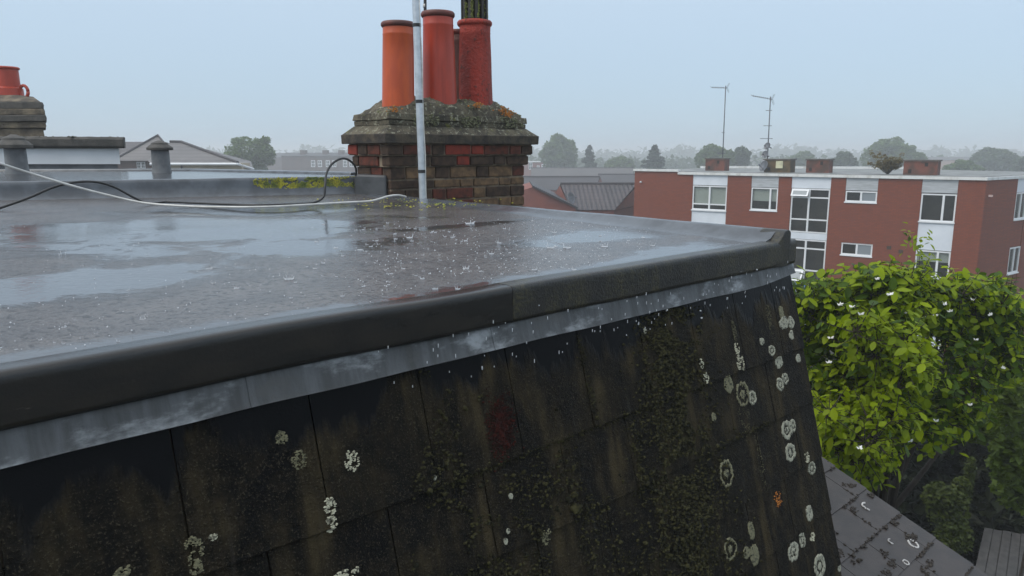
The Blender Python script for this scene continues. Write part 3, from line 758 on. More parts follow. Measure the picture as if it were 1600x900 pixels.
for a, b2 in ((f1, f2), (f2, f3), (f3, f4)):
    d = (b2 - a); d.z = 0; d.normalize(); o_ = Vector((-d.y, d.x, 0)); o_ = o_ if o_.y < 0 else -o_
    MB().hexa([a + o_*.08 - UP*.05, b2 + o_*.08 - UP*.05, b2 - o_*.03 - UP*.05, a - o_*.03 - UP*.05], [a + o_*.05 + UP*.012, b2 + o_*.05 + UP*.012, b2 - o_*.02 + UP*.014, a - o_*.02 + UP*.014]).build('roof_trim', M_KERB, nb, bevel=.01, fixn=True)
def vent(px, ytop, ycap, ybase, wpx, cpx, y, lab):
    b_ = at_y(px, ybase, y); tz = at_y(px, ytop, y).z; cz = at_y(px, ycap, y).z; r = wpx/2*y/F; rc = cpx/2*y/F
    t = thing('roof_vent', b_, lab, 'vent', 'vents on the neighbouring roof')
    MB().lathe([(r*1.12, -.05), (r*1.10, 0), (r, .02), (r*.94, cz - b_.z + .01)], b_, 24).build('pipe', M_GREYP, t, smooth=True).modifiers.new('e', 'EDGE_SPLIT').split_angle = R(50)
    hh = tz - cz
    c = MB().lathe([(rc*.92, -hh*.05), (rc, 0), (rc, hh*.22), (rc*.70, hh*.55), (rc*.66, hh*.56), (rc*.62, hh*.72), (rc*.14, hh)], (b_.x, b_.y, cz), 24).build('cap', M_FELT, t, smooth=True)
    c.modifiers.new('e', 'EDGE_SPLIT').split_angle = R(35)
vent(27.5, 210, 231, 269, 31, 49, 5.9, 'stubby grey vent pipe with a pointed cowl before the white fascia')
vent(253, 219.5, 234, 271, 27, 38, 6.2, 'stubby grey vent pipe with a flat ribbed cap before the hipped roofs')
def slab(name, px0, px1, py0, py1, y0, y1, depth, mat, parent, bevel=0, skew=0):
    """upright board between two pixels: left end at distance y0, right end at y1"""
    a, b2 = at_y(px0, py1, y0), at_y(px1, py1, y1); za, zb_ = at_y(px0, py0, y0).z, at_y(px1, py0, y1).z
    d = Vector((b2.x - a.x, b2.y - a.y, 0)).normalized(); o_ = Vector((-d.y, d.x, 0))*depth
    if o_.y < 0: o_ = -o_
    if skew: o_ = Vector((b2.x/b2.y, 1, 0))*depth
    return MB().hexa([a, b2, b2 + o_, a + o_], [Vector((a.x, a.y, za)), Vector((b2.x, b2.y, zb_)), Vector((b2.x + o_.x, b2.y + o_.y, zb_)), Vector((a.x + o_.x, a.y + o_.y, za))]).build(name, mat, parent, bevel=bevel, fixn=True)
dr = thing('roof_dormer', at_y(80, 268, 8.2), 'low box dormer with white fascia under a thick dark felt roof edge', 'dormer')
slab('fascia', -150, 188, 232, 256.5, 8.0, 8.25, .06, M_UPVC, dr, skew=1)
slab('upstand', -150, 187, 255, 290, 8.03, 8.28, 1.9, M_RENDER, dr, skew=1)
slab('roof_body', -150, 186, 226, 254.6, 8.07, 8.32, 1.8, M_RENDER, dr, skew=1)
ra, rb_ = at_y(-150, 221, 8.0), at_y(196, 222.5, 8.22); rings = []
rdir = (rb_ - ra); rdir.z = 0; rdir.normalize(); ro = Vector((rdir.y, -rdir.x, 0))
for i in range(31):
    c = lerp(ra, rb_, i/30); w = .006*noise.noise(Vector((i*.7, 2, 0)))
    rk = Vector((-rb_.x/rb_.y, -1, 0)) if True else ro
    rings.append([c + (ro if x > 0 else rk)*x + UP*(z + w) for x, z in ((.03, -.062), (.05, -.045), (.05, .03), (.03, .058), (-.3, .065), (-1.9, .06), (-1.9, -.02), (-.1, -.02), (-.05, -.06))])
MB().sweep(rings).build('felt_roof', M_FELT, dr, bevel=.01, fixn=True)
mm = MB(); rr = random.Random(2)
for k in range(160):
    f = rr.random(); c = lerp(ra, rb_, f) + ro*rr.uniform(-.2, .11) + UP*.055; random.seed(k)
    if noise.noise(Vector((f*20, 1, 1))) > .05: mm.blob(c, rr.uniform(.008, .02), (1, 1, .6))
tag(mm.build('moss', M_MOSSD, dr, smooth=True), kind='stuff')
# weathered chimney with one red pot
M_STONE = simple('weathered_render', (.21, .17, .115), (.075, .062, .048), 5, .85, .7, 40, .02)
lc = thing('rendered_chimney', at_y(5, 230, 9.8), 'weathered brown rendered chimney with one red clay pot above the dormer', 'chimney')
def band(px1, y0, y1, off, name, mat=M_STONE):
    r_ = at_y(px1, y1, 9.4); a = at_y(-80, y1, 9.4); zt_, zb2 = at_y(0, y0, 9.4).z, at_y(0, y1, 9.4).z; rings = []
    for z, sh in ((zb2, 0), (lerp(zb2, zt_, .5), .006), (zt_, -.004)):
        pts = []
        cs = [(a.x, 9.4 - off), (r_.x, 9.4 - off), (r_.x*(10.2 + off)/(9.4 - off), 10.2 + off), (a.x, 10.2 + off)]
        for k in range(4):
            p, q = cs[k], cs[(k+1) % 4]
            for i in range(14):
                x, y = lerp(p[0], q[0], i/14), lerp(p[1], q[1], i/14); w = .012*noise.noise(Vector((x*7, y*7, z*9)))
                pts.append(Vector((x + w + sh, y + w, z + w*.6)))
        rings.append(pts)
    MB().sweep(rings).build(name, mat, lc, bevel=.008, fixn=True)
band(70, 201, 225, .0, 'shaft'); band(73.5, 190.5, 200.6, .03, 'shaft'); band(76.5, 180, 190, .06, 'cornice', M_FELT); band(71, 170, 179.6, .02, 'cap_course'); band(67, 159, 169.6, 0, 'cap_course', M_FELT)
a = at_y(66, 159, 9.45); m = MB(); cx = at_y(5, 159, 9.8).x; zt_ = at_y(0, 146, 9.4).z
m.hexa([Vector((cx - .9, 9.42, a.z)), Vector((a.x, 9.42, a.z)), Vector((a.x*1.08, 10.18, a.z)), Vector((cx - .9, 10.18, a.z))], [Vector((cx - .5, 9.65, zt_)), Vector((cx + .30, 9.65, zt_)), Vector((cx + .30, 9.95, zt_)), Vector((cx - .5, 9.95, zt_))]).build('flaunching', M_STONE, lc, bevel=.02, fixn=True)
pb = at_y(15, 150, 9.8); ht = at_y(15, 104.5, 9.8).z - pb.z
po = MB().lathe([(.165, 0), (.16, ht*.25), (.135, ht*.30), (.13, ht*.9), (.145, ht*.92), (.148, ht*.97), (.135, ht), (.10, ht), (.10, ht*.6), (.001, ht*.6)], pb, 28, caps=False).build('chimney_pot', POTM[1], lc, smooth=True)
po.modifiers.new('e', 'EDGE_SPLIT').split_angle = R(50)
lug = MB(); hc = pb + Vector((.205, -.02, ht*.15))
lug.tube([hc + Vector((.052*math.cos(t), 0, .075*math.sin(t))) for t in [k*math.pi*2/16 for k in range(17)]], .020, 8).build('lug', POTM[1], po, smooth=True)

# ------------------------------------------------------------------ block of flats
e_ = Vector((-1500, 1174, 0)).normalized(); fo_ = Vector((e_.y, -e_.x, 0)); fo_ = fo_ if fo_.y < 0 else -fo_
CB = at_y(1542, 281, 33); CB = Vector((CB.x, CB.y, 0))
def fb(a, o_, z): return CB + e_*a + fo_*o_ + UP*z
MF = Matrix(((e_.x, fo_.x, 0, CB.x), (e_.y, fo_.y, 0, CB.y), (0, 0, 1, 0), (0, 0, 0, 1)))
M_RBRICK = None
def mat_redwall():
    m, nt, p, o = new_mat('red_tile_hung_wall'); b = NB(nt); v = b.pos()
    br = b.n('ShaderNodeTexBrick'); mp = b.n('ShaderNodeCombineXYZ'); sp = b.n('ShaderNodeSeparateXYZ'); b.link(v, sp.inputs[0])
    dd = b.n('ShaderNodeVectorMath', operation='DOT_PRODUCT'); b.link(v, dd.inputs[0]); dd.inputs[1].default_value = e_
    b.link(dd.outputs['Value'], mp.inputs[0]); b.link(sp.outputs['Z'], mp.inputs[1]); b.link(mp.outputs[0], br.inputs['Vector'])
    br.inputs['Scale'].default_value = 1; br.inputs['Brick Width'].default_value = .225; br.inputs['Row Height'].default_value = .075; br.inputs['Mortar Size'].default_value = .010
    br.inputs['Color1'].default_value = (.215, .042, .011, 1); br.inputs['Color2'].default_value = (.17, .034, .010, 1); br.inputs['Mortar'].default_value = (.145, .036, .016, 1)
    n1 = b.noise(b.scale(v, (1.2, 1.2, .25)), 1.5, 6, .6); n2 = b.noise(v, 1.3, 5, .65)
    c = b.mix(b.math('MULTIPLY', b.ramp(n1, .5, .75), .35), br.outputs['Color'], (.14, .035, .024))
    c = b.mix(b.math('MULTIPLY', b.ramp(n2, .55, .8), .25), c, (.25, .064, .024))
    b.link(c, p.inputs['Base Color']); p.inputs['Roughness'].default_value = .8
    return m
M_RBRICK = mat_redwall()
M_PANEL = simple('white_spandrel_panel', (.74, .78, .83), (.68, .72, .77), 1.5, .35)
M_CLAD = simple('grey_white_cladding', (.52, .54, .56), (.42, .44, .45), 2, .5, stretch=(1, 1, 9))
M_FRAME = simple('white_window_frame', (.80, .81, .82), (.75, .76, .77), 2, .35)
M_BLIND = simple('pale_blind', (.58, .60, .56), (.54, .56, .52), 1, .8)
M_IN = simple('dim_room', (.022, .019, .016), (.05, .04, .032), 1.5, .9)
M_GLASS, _nt, _p, _o = new_mat('window_glass'); _b = NB(_nt)
_tr = _b.n('ShaderNodeBsdfTransparent'); _tr.inputs[0].default_value = (.86, .88, .87, 1); _gl = _b.n('ShaderNodeBsdfGlossy'); _gl.inputs['Roughness'].default_value = .03
_lw = _b.n('ShaderNodeLayerWeight'); _f = _b.math('ADD', _b.math('MULTIPLY', _b.math('POWER', _lw.outputs['Facing'], 4.0), .8), .05); _mx = _b.n('ShaderNodeMixShader')
_b.link(_f, _mx.inputs[0]); _b.link(_tr.outputs[0], _mx.inputs[1]); _b.link(_gl.outputs[0], _mx.inputs[2]); _b.link(_mx.outputs[0], _o.inputs['Surface'])
M_GLASSF, _nt, _p, _o = new_mat('frosted_glass'); _p.inputs['Base Color'].default_value = (.22, .25, .27, 1); _p.inputs['Roughness'].default_value = .3
M_ROOFW = simple('pale_chippings_roof', (.24, .245, .24), (.14, .145, .14), 1.2, .7, .3, 10, .02)
M_FASC = simple('white_roof_fascia', (.72, .72, .70), (.52, .51, .47), 3, .5, stretch=(1, 1, .4), lo=.45, hi=.75)
flats = thing('block_of_flats', fb(8, -4, 0), 'three storey red brick flats with flat roof and white framed windows', 'flats')
ZF = 8.38
def wall(a0, a1, z0, z1, o0=-.25, o1=0.0, mat=M_RBRICK, name='wall'): return MB().box(a0, a1, o0, o1, z0, z1, MF).build(name, mat, flats, fixn=True)
def window(a0, a1, z0, z1, cols, rows=(), blind=0, frosted=(), sill=True, openk=None, M=MF, par=flats, rec=.05):
    """a runs to the left in the picture; cols/rows are fractions of the bars"""
    fr = MB(); t = .062; o0, o1 = -rec - .05, -rec + .02
    fr.box(a0, a1, o0, o1, z0, z0 + t, M).box(a0, a1, o0, o1, z1 - t, z1, M).box(a0, a0 + t, o0, o1, z0 + t, z1 - t, M).box(a1 - t, a1, o0, o1, z0 + t, z1 - t, M)
    xs = [a0 + t] + [lerp(a0, a1, c) for c in cols] + [a1 - t]; zs = [z0 + t] + [lerp(z0, z1, r) for r in rows] + [z1 - t]
    for c in xs[1:-1]: fr.box(c - .045, c + .045, o0 + .002, o1 + .004, z0 + t, z1 - t, M)
    for r in zs[1:-1]:
        for i in range(len(xs)-1):
            fr.box(xs[i] + (.045 if i else 0), xs[i+1] - (.045 if i < len(xs)-2 else 0), o0 + .004, o1 + .002, r - .035, r + .035, M)
    w = fr.build('window', M_FRAME, par, fixn=True)
    if sill: MB().box(a0 - .03, a1 + .03, -rec - .05, .05, z0 - .06, z0 - .002, M).build('sill', M_FRAME, w, fixn=True)
    for i in range(len(xs)-1):
        for j in range(len(zs)-1):
            g0 = xs[i] + (.045 if i else 0); g1 = xs[i+1] - (.045 if i < len(xs)-2 else 0); k0 = zs[j] + (.035 if j else 0); k1 = zs[j+1] - (.035 if j < len(zs)-2 else 0)
            fz = (i, j) in frosted
            if openk == (i, j):                                     # top-hung light pushed open
                hm = M @ Matrix.Translation((0, o1 + .02, k1)) @ Matrix.Rotation(R(34), 4, 'X') @ Matrix.Translation((0, 0, -k1))
                q = MB(); g2, g3, kk0 = g0 - .03, g1 + .03, k0 - .03
                q.box(g2, g3, -.02, .02, kk0, kk0 + .07, hm).box(g2, g3, -.02, .02, k1 - .07, k1, hm).box(g2, g2 + .07, -.02, .02, kk0 + .07, k1 - .07, hm).box(g3 - .07, g3, -.02, .02, kk0 + .07, k1 - .07, hm)
                sh = q.build('open_light', M_FRAME, w, fixn=True)
                MB().box(g2 + .07, g3 - .07, -.006, .006, kk0 + .07, k1 - .07, hm).build('open_pane', M_GLASSF, w, fixn=True)
                continue
            if fz or i in (0,) and cols and False: pass
            MB().box(g0, g1, -rec - .025, -rec - .015, k0, k1, M).build('pane', M_GLASSF if fz else M_GLASS, w, fixn=True)
    if blind:
        MB().box(a0 + t, a1 - t, -rec - .12, -rec - .11, lerp(z1, z0, blind), z1 - t, M).build('blind', M_BLIND, w, fixn=True)
    return w
def panel(a0, a1, z0, z1, mat=M_PANEL, groove=0):
    o_ = MB().box(a0, a1, -.20, -.03, z0, z1, MF)
    pnl = o_.build('panel', mat, flats, fixn=True)
    if groove:
        nb_ = 5; st = (z1 - z0)/nb_
        for k in range(nb_): MB().box(a0 + .01, a1 - .01, -.03, -.012, z0 + k*st + .012, z0 + (k+1)*st - .004, MF).build('board', mat, flats, fixn=True)
wall(0, 1.07, 0, ZF); wall(2.52, 4.39, 0, ZF); wall(5.84, 6.54, 0, ZF); wall(8.46, 9.12, 0, ZF); wall(10.55, 11.87, 0, ZF); wall(13.87, 14.76, 0, ZF)
wall(14.762, 17.55, 0, ZF + .14, -.35, -.06)
panel(1.07, 2.52, 7.76, ZF, M_CLAD, 1); window(1.08, 2.51, 6.45, 7.72, (.36,)); panel(1.07, 2.52, 5.12, 6.38); window(1.08, 2.51, 3.83, 5.09, (.36,), blind=.42); panel(1.07, 2.52, 2.5, 3.76); window(1.08, 2.51, 1.2, 2.47, (.36,)); panel(1.07, 2.52, 0, 1.13)
panel(4.39, 5.84, 7.77, ZF, M_CLAD, 1); window(4.40, 5.83, 7.22, 7.74, (.5,), frosted=((0, 0),)); wall(4.39, 5.84, 5.20, 7.15); window(4.40, 5.83, 4.60, 5.19, (.5,), frosted=((0, 0),)); wall(4.39, 5.84, 1.95, 4.53); window(4.40, 5.83, 1.97, 2.0 + .5, (.5,)) if False else None; wall(4.39, 5.84, 0, 1.949)
panel(6.54, 8.46, 7.81, ZF); window(6.56, 8.44, 5.56, 7.79, (.53,), (.30, .80), openk=(1, 2), sill=False); panel(6.54, 8.46, 5.22, 5.54); window(6.56, 8.44, 2.95, 5.20, (.53,), (.30, .80), openk=(1, 0), sill=False)
MB().box(6.54, 8.46, -.2, -.03, 2.5, 2.93, MF).build('panel', simple('light_blue_panel', (.25, .45, .68), (.22, .42, .64), 2, .4), flats, fixn=True); panel(6.54, 8.46, 0, 2.49)
panel(9.12, 10.55, 7.79, ZF, M_CLAD, 1); window(9.13, 10.54, 6.60, 7.77, (.28,), blind=.60); wall(9.12, 10.55, 0, 6.53)
panel(11.87, 13.87, 7.82, ZF); window(11.88, 13.86, 6.46, 7.79, (.5,), (.24,), blind=.74); panel(11.87, 13.87, 5.2, 6.39); window(11.88, 13.86, 3.85, 5.18, (.5,), (.24,)); panel(11.87, 13.87, 0, 3.78)
# the small glass stair light and the storey joint, vents in the wall
for px, py in ((1389, 387), (1407.5, 393)):
    q = on_plane(px, py, CB, fo_); MB().box(-.10, .10, -.01, .012, -.09, .09, Matrix.Translation(q) @ MF.to_3x3().to_4x4()).build('air_brick', BRK['soot'], flats)
for px, py in ((1002, 284), (1021, 294)):
    q = on_plane(px, py, CB, fo_)
    if px < 1010: MB().tube([q, q + fo_*.12 - UP*.02], .05, 10).build('overflow_pipe', M_FRAME, flats, smooth=True)
MB().box(.0, 6.5, -.01, .006, 3.80, 3.815, MF).build('storey_joint', BRK['soot'], flats)
# right-hand wing, angled back
gd = Vector((1570, 1174, 0)).normalized(); go = Vector((gd.y, -gd.x, 0))
MG = Matrix(((gd.x, go.x, 0, CB.x), (gd.y, go.y, 0, CB.y), (0, 0, 1, 0), (0, 0, 0, 1)))
def aw(px, py): q = on_plane(px, py, CB, go); return (q - CB).dot(gd), q.z
w0 = aw(1590, 290)[0]; w1 = w0 + 1.3
MB().box(.002, w0, -.25, 0, 0, ZF, MG).build('wall', M_RBRICK, flats, fixn=True)
for z0, z1 in ((6.45, 7.72), (3.83, 5.09), (1.2, 2.47)): window(w0 + .01, w1, z0, z1, (.5,), M=MG, rec=.02)
for z0, z1 in ((7.74, ZF), (5.12, 6.38), (2.5, 3.76), (0, 1.13)): MB().box(w0, w1, -.2, -.03, z0, z1, MG).build('panel', M_PANEL if z0 > 7 else M_RBRICK, flats, fixn=True)
MB().box(w1 + .002, w1 + 6, -.25, 0, 0, ZF, MG).build('wall', M_RBRICK, flats, fixn=True)
tl = aw(1543, 306); MB().box(tl[0] + .1, tl[0] + .22, 0, .14, tl[1] - .05, tl[1] + .04, MG).build('wall_lamp', simple('pink_white_lamp', (.75, .55, .5), None, 3, .5), flats)
# body, fascia and roof
pts = [fb(17.5, -.35, 0), fb(.3, -.35, 0), CB + gd*(w1 + 5.9) - go*.35, CB + gd*(w1 + 5.9) - go*.35 + e_*4 + Vector((-.5, 6.5, 0)), fb(17.5, -9.5, 0)]
def prism(pts, z0, z1, name, mat, par):
    k = len(pts); m = MB(); m.v = [(q.x, q.y, z0) for q in pts] + [(q.x, q.y, z1) for q in pts]
    m.f = [tuple(reversed(range(k))), tuple(range(k, 2*k))] + [(i, (i+1) % k, (i+1) % k + k, i + k) for i in range(k)]
    return m.build(name, mat, par, fixn=True)
prism(pts, 0, ZF - .02, 'rooms', M_IN, flats)
rp_ = [fb(14.76, .10, 0), fb(-.03, .10, 0), CB + gd*(w1 + 6) + go*.10, pts[3], fb(17.6, -9.6, 0), fb(17.6, -.1, 0), fb(14.76, -.1, 0)]
prism(rp_, ZF + .001, ZF + .13, 'fascia', M_FASC, flats)
rp2 = [fb(14.6, -.12, 0), fb(.1, -.12, 0), CB + gd*(w1 + 5.8) - go*.12, pts[3] - Vector((.2, .2, 0)), fb(17.4, -9.4, 0), fb(17.4, -.3, 0)]
prism(rp2, ZF + .131, ZF + .16, 'roof_deck', M_ROOFW, flats)
prism([fb(17.62, .03, 0), fb(14.78, .03, 0), fb(14.78, -.3, 0), fb(17.62, -.3, 0)], ZF + .145, ZF + .27, 'fascia', M_FASC, flats)
prism([fb(17.6, -9.3, 0), pts[3] - Vector((.2, .5, 0)), pts[3], fb(17.6, -9.6, 0)], ZF + .161, ZF + .30, 'fascia', M_FASC, flats)
# things on the roof of the flats
M_STK = simple('stained_red_brick', (.17, .055, .035), (.07, .038, .026), 2.5, .85, .3, 20, .02)
M_STKM = simple('mossy_red_brick', (.12, .075, .03), (.05, .04, .018), 2.5, .85, .3, 20, .02)
M_CAPC = simple('concrete_cap', (.13, .115, .10), (.08, .07, .06), 4, .8)
def stack(px0, px1, py0, py1, o_, mat, lab):
    zb_ = ZF + .15
    c = on_plane((px0 + px1)/2, py1, fb(0, o_, 0), fo_); y = c.y
    w = (px1 - px0)*y/F; h = at_y(px0, py0, y).z - at_y(px0, py1, y).z; base = Vector((c.x, c.y, ZF + .12))
    h = at_y(px0, py0, y).z - base.z
    t = thing('brick_stack', base, lab, 'chimney', 'brick vent stacks on the flat roof')
    M = Matrix.Translation(base) @ MF.to_3x3().to_4x4()
    wa, wo_ = w*.56, w*.36
    bd = MB().box(-wa, wa, -wo_, wo_, 0, h - .07, M).build('shaft', mat, t, fixn=True)
    MB().box(-wa - .05, wa + .05, -wo_ - .05, wo_ + .05, h - .07, h, M).build('cap', M_CAPC, t, fixn=True)
    for a, z in ((-wa*.35, .72), (wa*.6, .30)):
        MB().box(a - .07, a + .07, wo_ - .02, wo_ + .012, h*z - .10, h*z + .08, M).build('flue_vent', M_DARKIN, t, fixn=True)
    return base, h, M, wo_
stack(1107, 1134, 247, 264, -3.2, M_STK, 'small red brick vent stack between the flats roof edge and a mast')
s2 = stack(1200, 1235, 248, 269, -1.7, M_STKM, 'mossy brick vent stack with a cream plate beside the satellite dishes')
stack(1265, 1295, 248, 267, -2.2, M_STK, 'red brick vent stack between the mossy stack and the roof shrub')
stack(1419, 1460, 249.5, 274, -1.2, M_STK, 'wide red brick vent stack beside the shrub on the flats roof')
bs, hh, M, wo_ = s2
MB().box(-.32, .05, wo_ + .013, wo_ + .03, hh*.35, hh*.85, M).build('plate', simple('cream_plate', (.62, .60, .40), None, 3, .6), bpy.data.objects['brick_stack.001'], fixn=True)
M_STEEL = simple('grey_aerial_steel', (.16, .17, .19), (.11, .115, .125), 5, .5, metal=.4)
def dish(px, py, y, r, lab, az):
    c = at_y(px, py, y); t = thing('satellite_dish', c, lab, 'dish', 'satellite dishes on the flats roof')
    n = Vector((math.sin(az), -math.cos(az), .35)).normalized(); q = n.to_track_quat('Z', 'Y').to_matrix().to_4x4()
    m = MB().lathe([(r*f, r*.28*f*f) for f in (.02, .35, .65, .9, 1)] + [(r*1.0, r*.24)], (0, 0, 0), 20, caps=False); m.v = [tuple(c + (q @ Vector(v))) for v in m.v]
    m.build('reflector', M_STEEL, t, smooth=True)
    MB().tube([c - n*.02 - UP*r*.8, c + n*r*1.1 - UP*.05], .018, 6).build('arm', M_STEEL, t)
    MB().tube([c + n*r*1.1 - UP*.06, c + n*r*1.35 - UP*.03], .05, 8).build('receiver', M_STEEL, t)
    MB().tube([c - n*.03, c - n*.16, c - n*.16 + Vector((.12, .0, -.05))], .03, 6).build('bracket', M_STEEL, t)
def yagi(base, top, boom_l, lab, extras=(), tilt=0.0):
    t = thing('aerial_mast', base, lab, 'aerial')
    MB().tube([base, top], .032, 8).build('pole', M_STEEL, t, smooth=True)
    bdir = Vector((-.94, -.3, tilt)).normalized(); sd = Vector((.3, -.94, 0)).normalized(); c = top - UP*.12
    bo = MB().tube([c - bdir*.15, c + bdir*boom_l], .014, 6).build('boom', M_STEEL, t)
    for k in range(9): p = c + bdir*(.12 + boom_l*.9*k/8); MB().tube([p - sd*.13 + UP*.06, p + sd*.13 - UP*.06], .010, 5).build('element', M_STEEL, bo)
    for s in (1, -1): MB().tube([c - bdir*.05, c - bdir*.12 + UP*s*.28 + bdir*(-.10)], .010, 5).tube([c - bdir*.05 + sd*.12, c - bdir*.16 + UP*s*.25 + sd*.15], .008, 5).build('reflector', M_STEEL, bo)
    for z, l in extras: MB().tube([lerp(base, top, z) - Vector((l, 0, 0)), lerp(base, top, z) + Vector((l*.5, 0, 0))], .016, 5).build('bracket', M_STEEL, t)
yb_ = 46.0
yagi(Vector((at_y(1128.5, 262, yb_).x, yb_, ZF + .15)), at_y(1134, 134, yb_), .95, 'tall plain aerial mast behind the small red brick stack', ((.45, .12), (.2, .3)))
yb_ = s2[0].y + .5
yagi(Vector((at_y(1198.5, 262, yb_).x, yb_, ZF + .15)), at_y(1204, 151, yb_), 1.15, 'aerial mast carrying satellite dishes beside the mossy brick stack', ((.62, .3), (.45, .45), (.82, .22)), .12)
dish(1199.5, 228.5, yb_ - .1, .20, 'upper small grey satellite dish on the aerial mast', -1.0)
dish(1196, 241.5, yb_ - .1, .20, 'lower small grey satellite dish on the aerial mast', -.9)
dish(1194.5, 260, yb_ - .6, .30, 'larger grey satellite dish resting against the mossy brick stack', -1.2)

# ------------------------------------------------------------------ trees
def leaf_mat(name, c1, c2, trans=.3, scale=.8):
    m, nt, p, o = new_mat(name); b = NB(nt)
    n1 = b.noise(b.pos(), scale, 4, .6); rnd = b.n('ShaderNodeNewGeometry').outputs['Random Per Island']
    f = b.math('ADD', b.math('MULTIPLY', b.ramp(n1, .35, .65), .5), b.math('MULTIPLY', rnd, .5))
    c = b.mix(f, c1, c2)
    b.link(c, p.inputs['Base Color']); p.inputs['Roughness'].default_value = .5; p.inputs['Specular IOR Level'].default_value = .22
    t = b.n('ShaderNodeBsdfTranslucent'); b.link(b.mix(.5, c, (c2[0]*1.6, c2[1]*1.6, c2[2])), t.inputs['Color'])
    mx = b.n('ShaderNodeMixShader'); mx.inputs[0].default_value = trans
    b.link(p.outputs[0], mx.inputs[1]); b.link(t.outputs[0], mx.inputs[2]); b.link(mx.outputs[0], o.inputs['Surface'])
    return m
M_BARK = simple('dark_bark', (.045, .034, .025), (.03, .022, .017), 8, .85, .6, 30, .02)
LEAFG = leaf_mat('mid_green_foliage', (.060, .100, .026), (.11, .165, .04)); LEAFD = leaf_mat('dark_green_foliage', (.038, .062, .022), (.07, .105, .036)); LEAFC = leaf_mat('conifer_foliage', (.02, .04, .022), (.04, .065, .03)); LEAFO = leaf_mat('olive_brown_foliage', (.11, .085, .025), (.20, .15, .05))
def crown_quads(m, rr, c, r, n, size):
    for k in range(n):
        d = Vector((rr.gauss(0, 1), rr.gauss(0, 1), rr.gauss(0, 1))).normalized() * rr.random()**.33
        p = c + Vector((d.x*r.x, d.y*r.y, d.z*r.z)); q = Matrix.Rotation(rr.uniform(0, 6.28), 3, 'Z') @ Matrix.Rotation(rr.gauss(.6, .6), 3, 'X') @ Matrix.Rotation(rr.uniform(0, 6.28), 3, 'Z')
        s = size*rr.uniform(.55, 1.3); w = s*rr.uniform(.4, .8)
        m.poly([p + q @ Vector(v) for v in ((-s, 0, 0), (0, -w, s*.12), (s, 0, 0), (0, w, s*.12))])
def tree(name, label, px, ytop, ybot, wpx, y, mat=LEAFG, seed=1, lobes=22, n=170, size=.3, trunk=True, form='round', group='trees beyond the roofs', openness=1.0):
    y *= 1.75; size *= 1.0; n = int(n*1.3); lobes = int(lobes*1.7); openness *= .85
    rr = random.Random(seed); top = at_y(px, ytop, y).z; bot = at_y(px, ybot, y).z; cx = at_y(px, ytop, y).x; rx = wpx/2*y/F; cz, rz = (top + bot)/2, (top - bot)/2
    t = thing(name, (cx, y, 0), label, 'tree' if trunk else 'shrub', group)
    m = MB(); lb = []
    if form != 'cone': crown_quads(m, rr, Vector((cx, y, cz - rz*.08)), Vector((rx*.80, rx*.8, rz*.84)), n*10, size*1.1)
    for k in range(lobes):
        if form == 'cone':
            f = (k + .5)/lobes; c = Vector((cx + rr.uniform(-1, 1)*rx*(1-f)*.9, y + rr.uniform(-1, 1)*rx*(1-f)*.9, bot + 2*rz*f)); r = Vector((rx*(.14 + .42*(1-f)), rx*(.14 + .42*(1-f)), rz*.10))
        else:
            d = Vector((rr.gauss(0, 1), rr.gauss(0, 1), rr.gauss(.1, 1))).normalized()*rr.uniform(.35, .82)
            c = Vector((cx + d.x*rx, y + d.y*rx, cz + d.z*rz)); f = rr.uniform(.20, .36)*openness; r = Vector((rx*f, rx*f, min(rz, rx)*f*.85))
        lb.append(c); crown_quads(m, rr, c, r, n, size)
    m.build('crown', mat, t)
    tz = min(bot, top - .5); tm = MB().tube([(cx, y, -.1), (cx + .1, y, max(tz, .5)), (cx, y, cz + rz*.5)], [rx*.10 + .05, rx*.07 + .04, .03], 8)
    for c in lb[::2]: tm.tube([(cx, y, max(.4, cz - rz*.7)), lerp(Vector((cx, y, cz - rz*.3)), c, .55), c], [rx*.035 + .02, rx*.022 + .012, .01], 5)
    tm.build('trunk', M_BARK, t, smooth=True)
    return t
T = [('round', 'loose spreading broadleaf tree beside the hipped roof house', 388, 205, 275, 96, 62, LEAFG, 3, 20, 150, .26, .9),
     ('round', 'big domed green tree behind the tiled roofs right of the chimney', 874, 205, 275, 72, 100, LEAFG, 4, 26, 190, .42, 1),
     ('cone', 'small ragged conifer close beside the big domed tree', 921, 229, 272, 34, 92, LEAFC, 5, 14, 120, .34, 1),
     ('round', 'low wide bush of trees before the flats roof corner', 968, 243, 276, 60, 100, LEAFG, 6, 18, 140, .42, 1),
     ('cone', 'pointed dark conifer rising over the corner of the flats', 1023, 229, 268, 46, 84, LEAFC, 7, 16, 190, .34, 1),
     ('round', 'broad green tree directly behind the plain aerial mast', 1118, 222, 275, 76, 82, LEAFG, 8, 24, 180, .34, 1),
     ('round', 'twiggy tree touching the broad tree behind the aerial masts', 1160, 222, 272, 32, 84, LEAFD, 9, 13, 120, .30, .9),
     ('round', 'pale rounded tree behind the red stacks of the flats', 1252, 236, 272, 54, 105, LEAFG, 10, 18, 150, .42, 1),
     ('round', 'dark low tree left of the large dome behind the shrub', 1322, 236, 275, 46, 86, LEAFD, 11, 18, 150, .34, 1),
     ('round', 'large domed tree behind the shrub on the flats roof', 1392, 211, 278, 98, 92, LEAFG, 12, 28, 200, .40, 1),
     ('round', 'dark spreading tree in front of the white flat building', 1556, 229, 280, 88, 96, LEAFD, 13, 26, 190, .40, 1),
     ('round', 'light green low tree at the edge of the flats roof', 1505, 249, 284, 72, 74, LEAFG, 14, 18, 170, .30, 1),
     ('round', 'dark rounded tree at the far end of the flats roof', 1620, 236, 284, 70, 88, LEAFD, 15, 20, 170, .38, 1)]
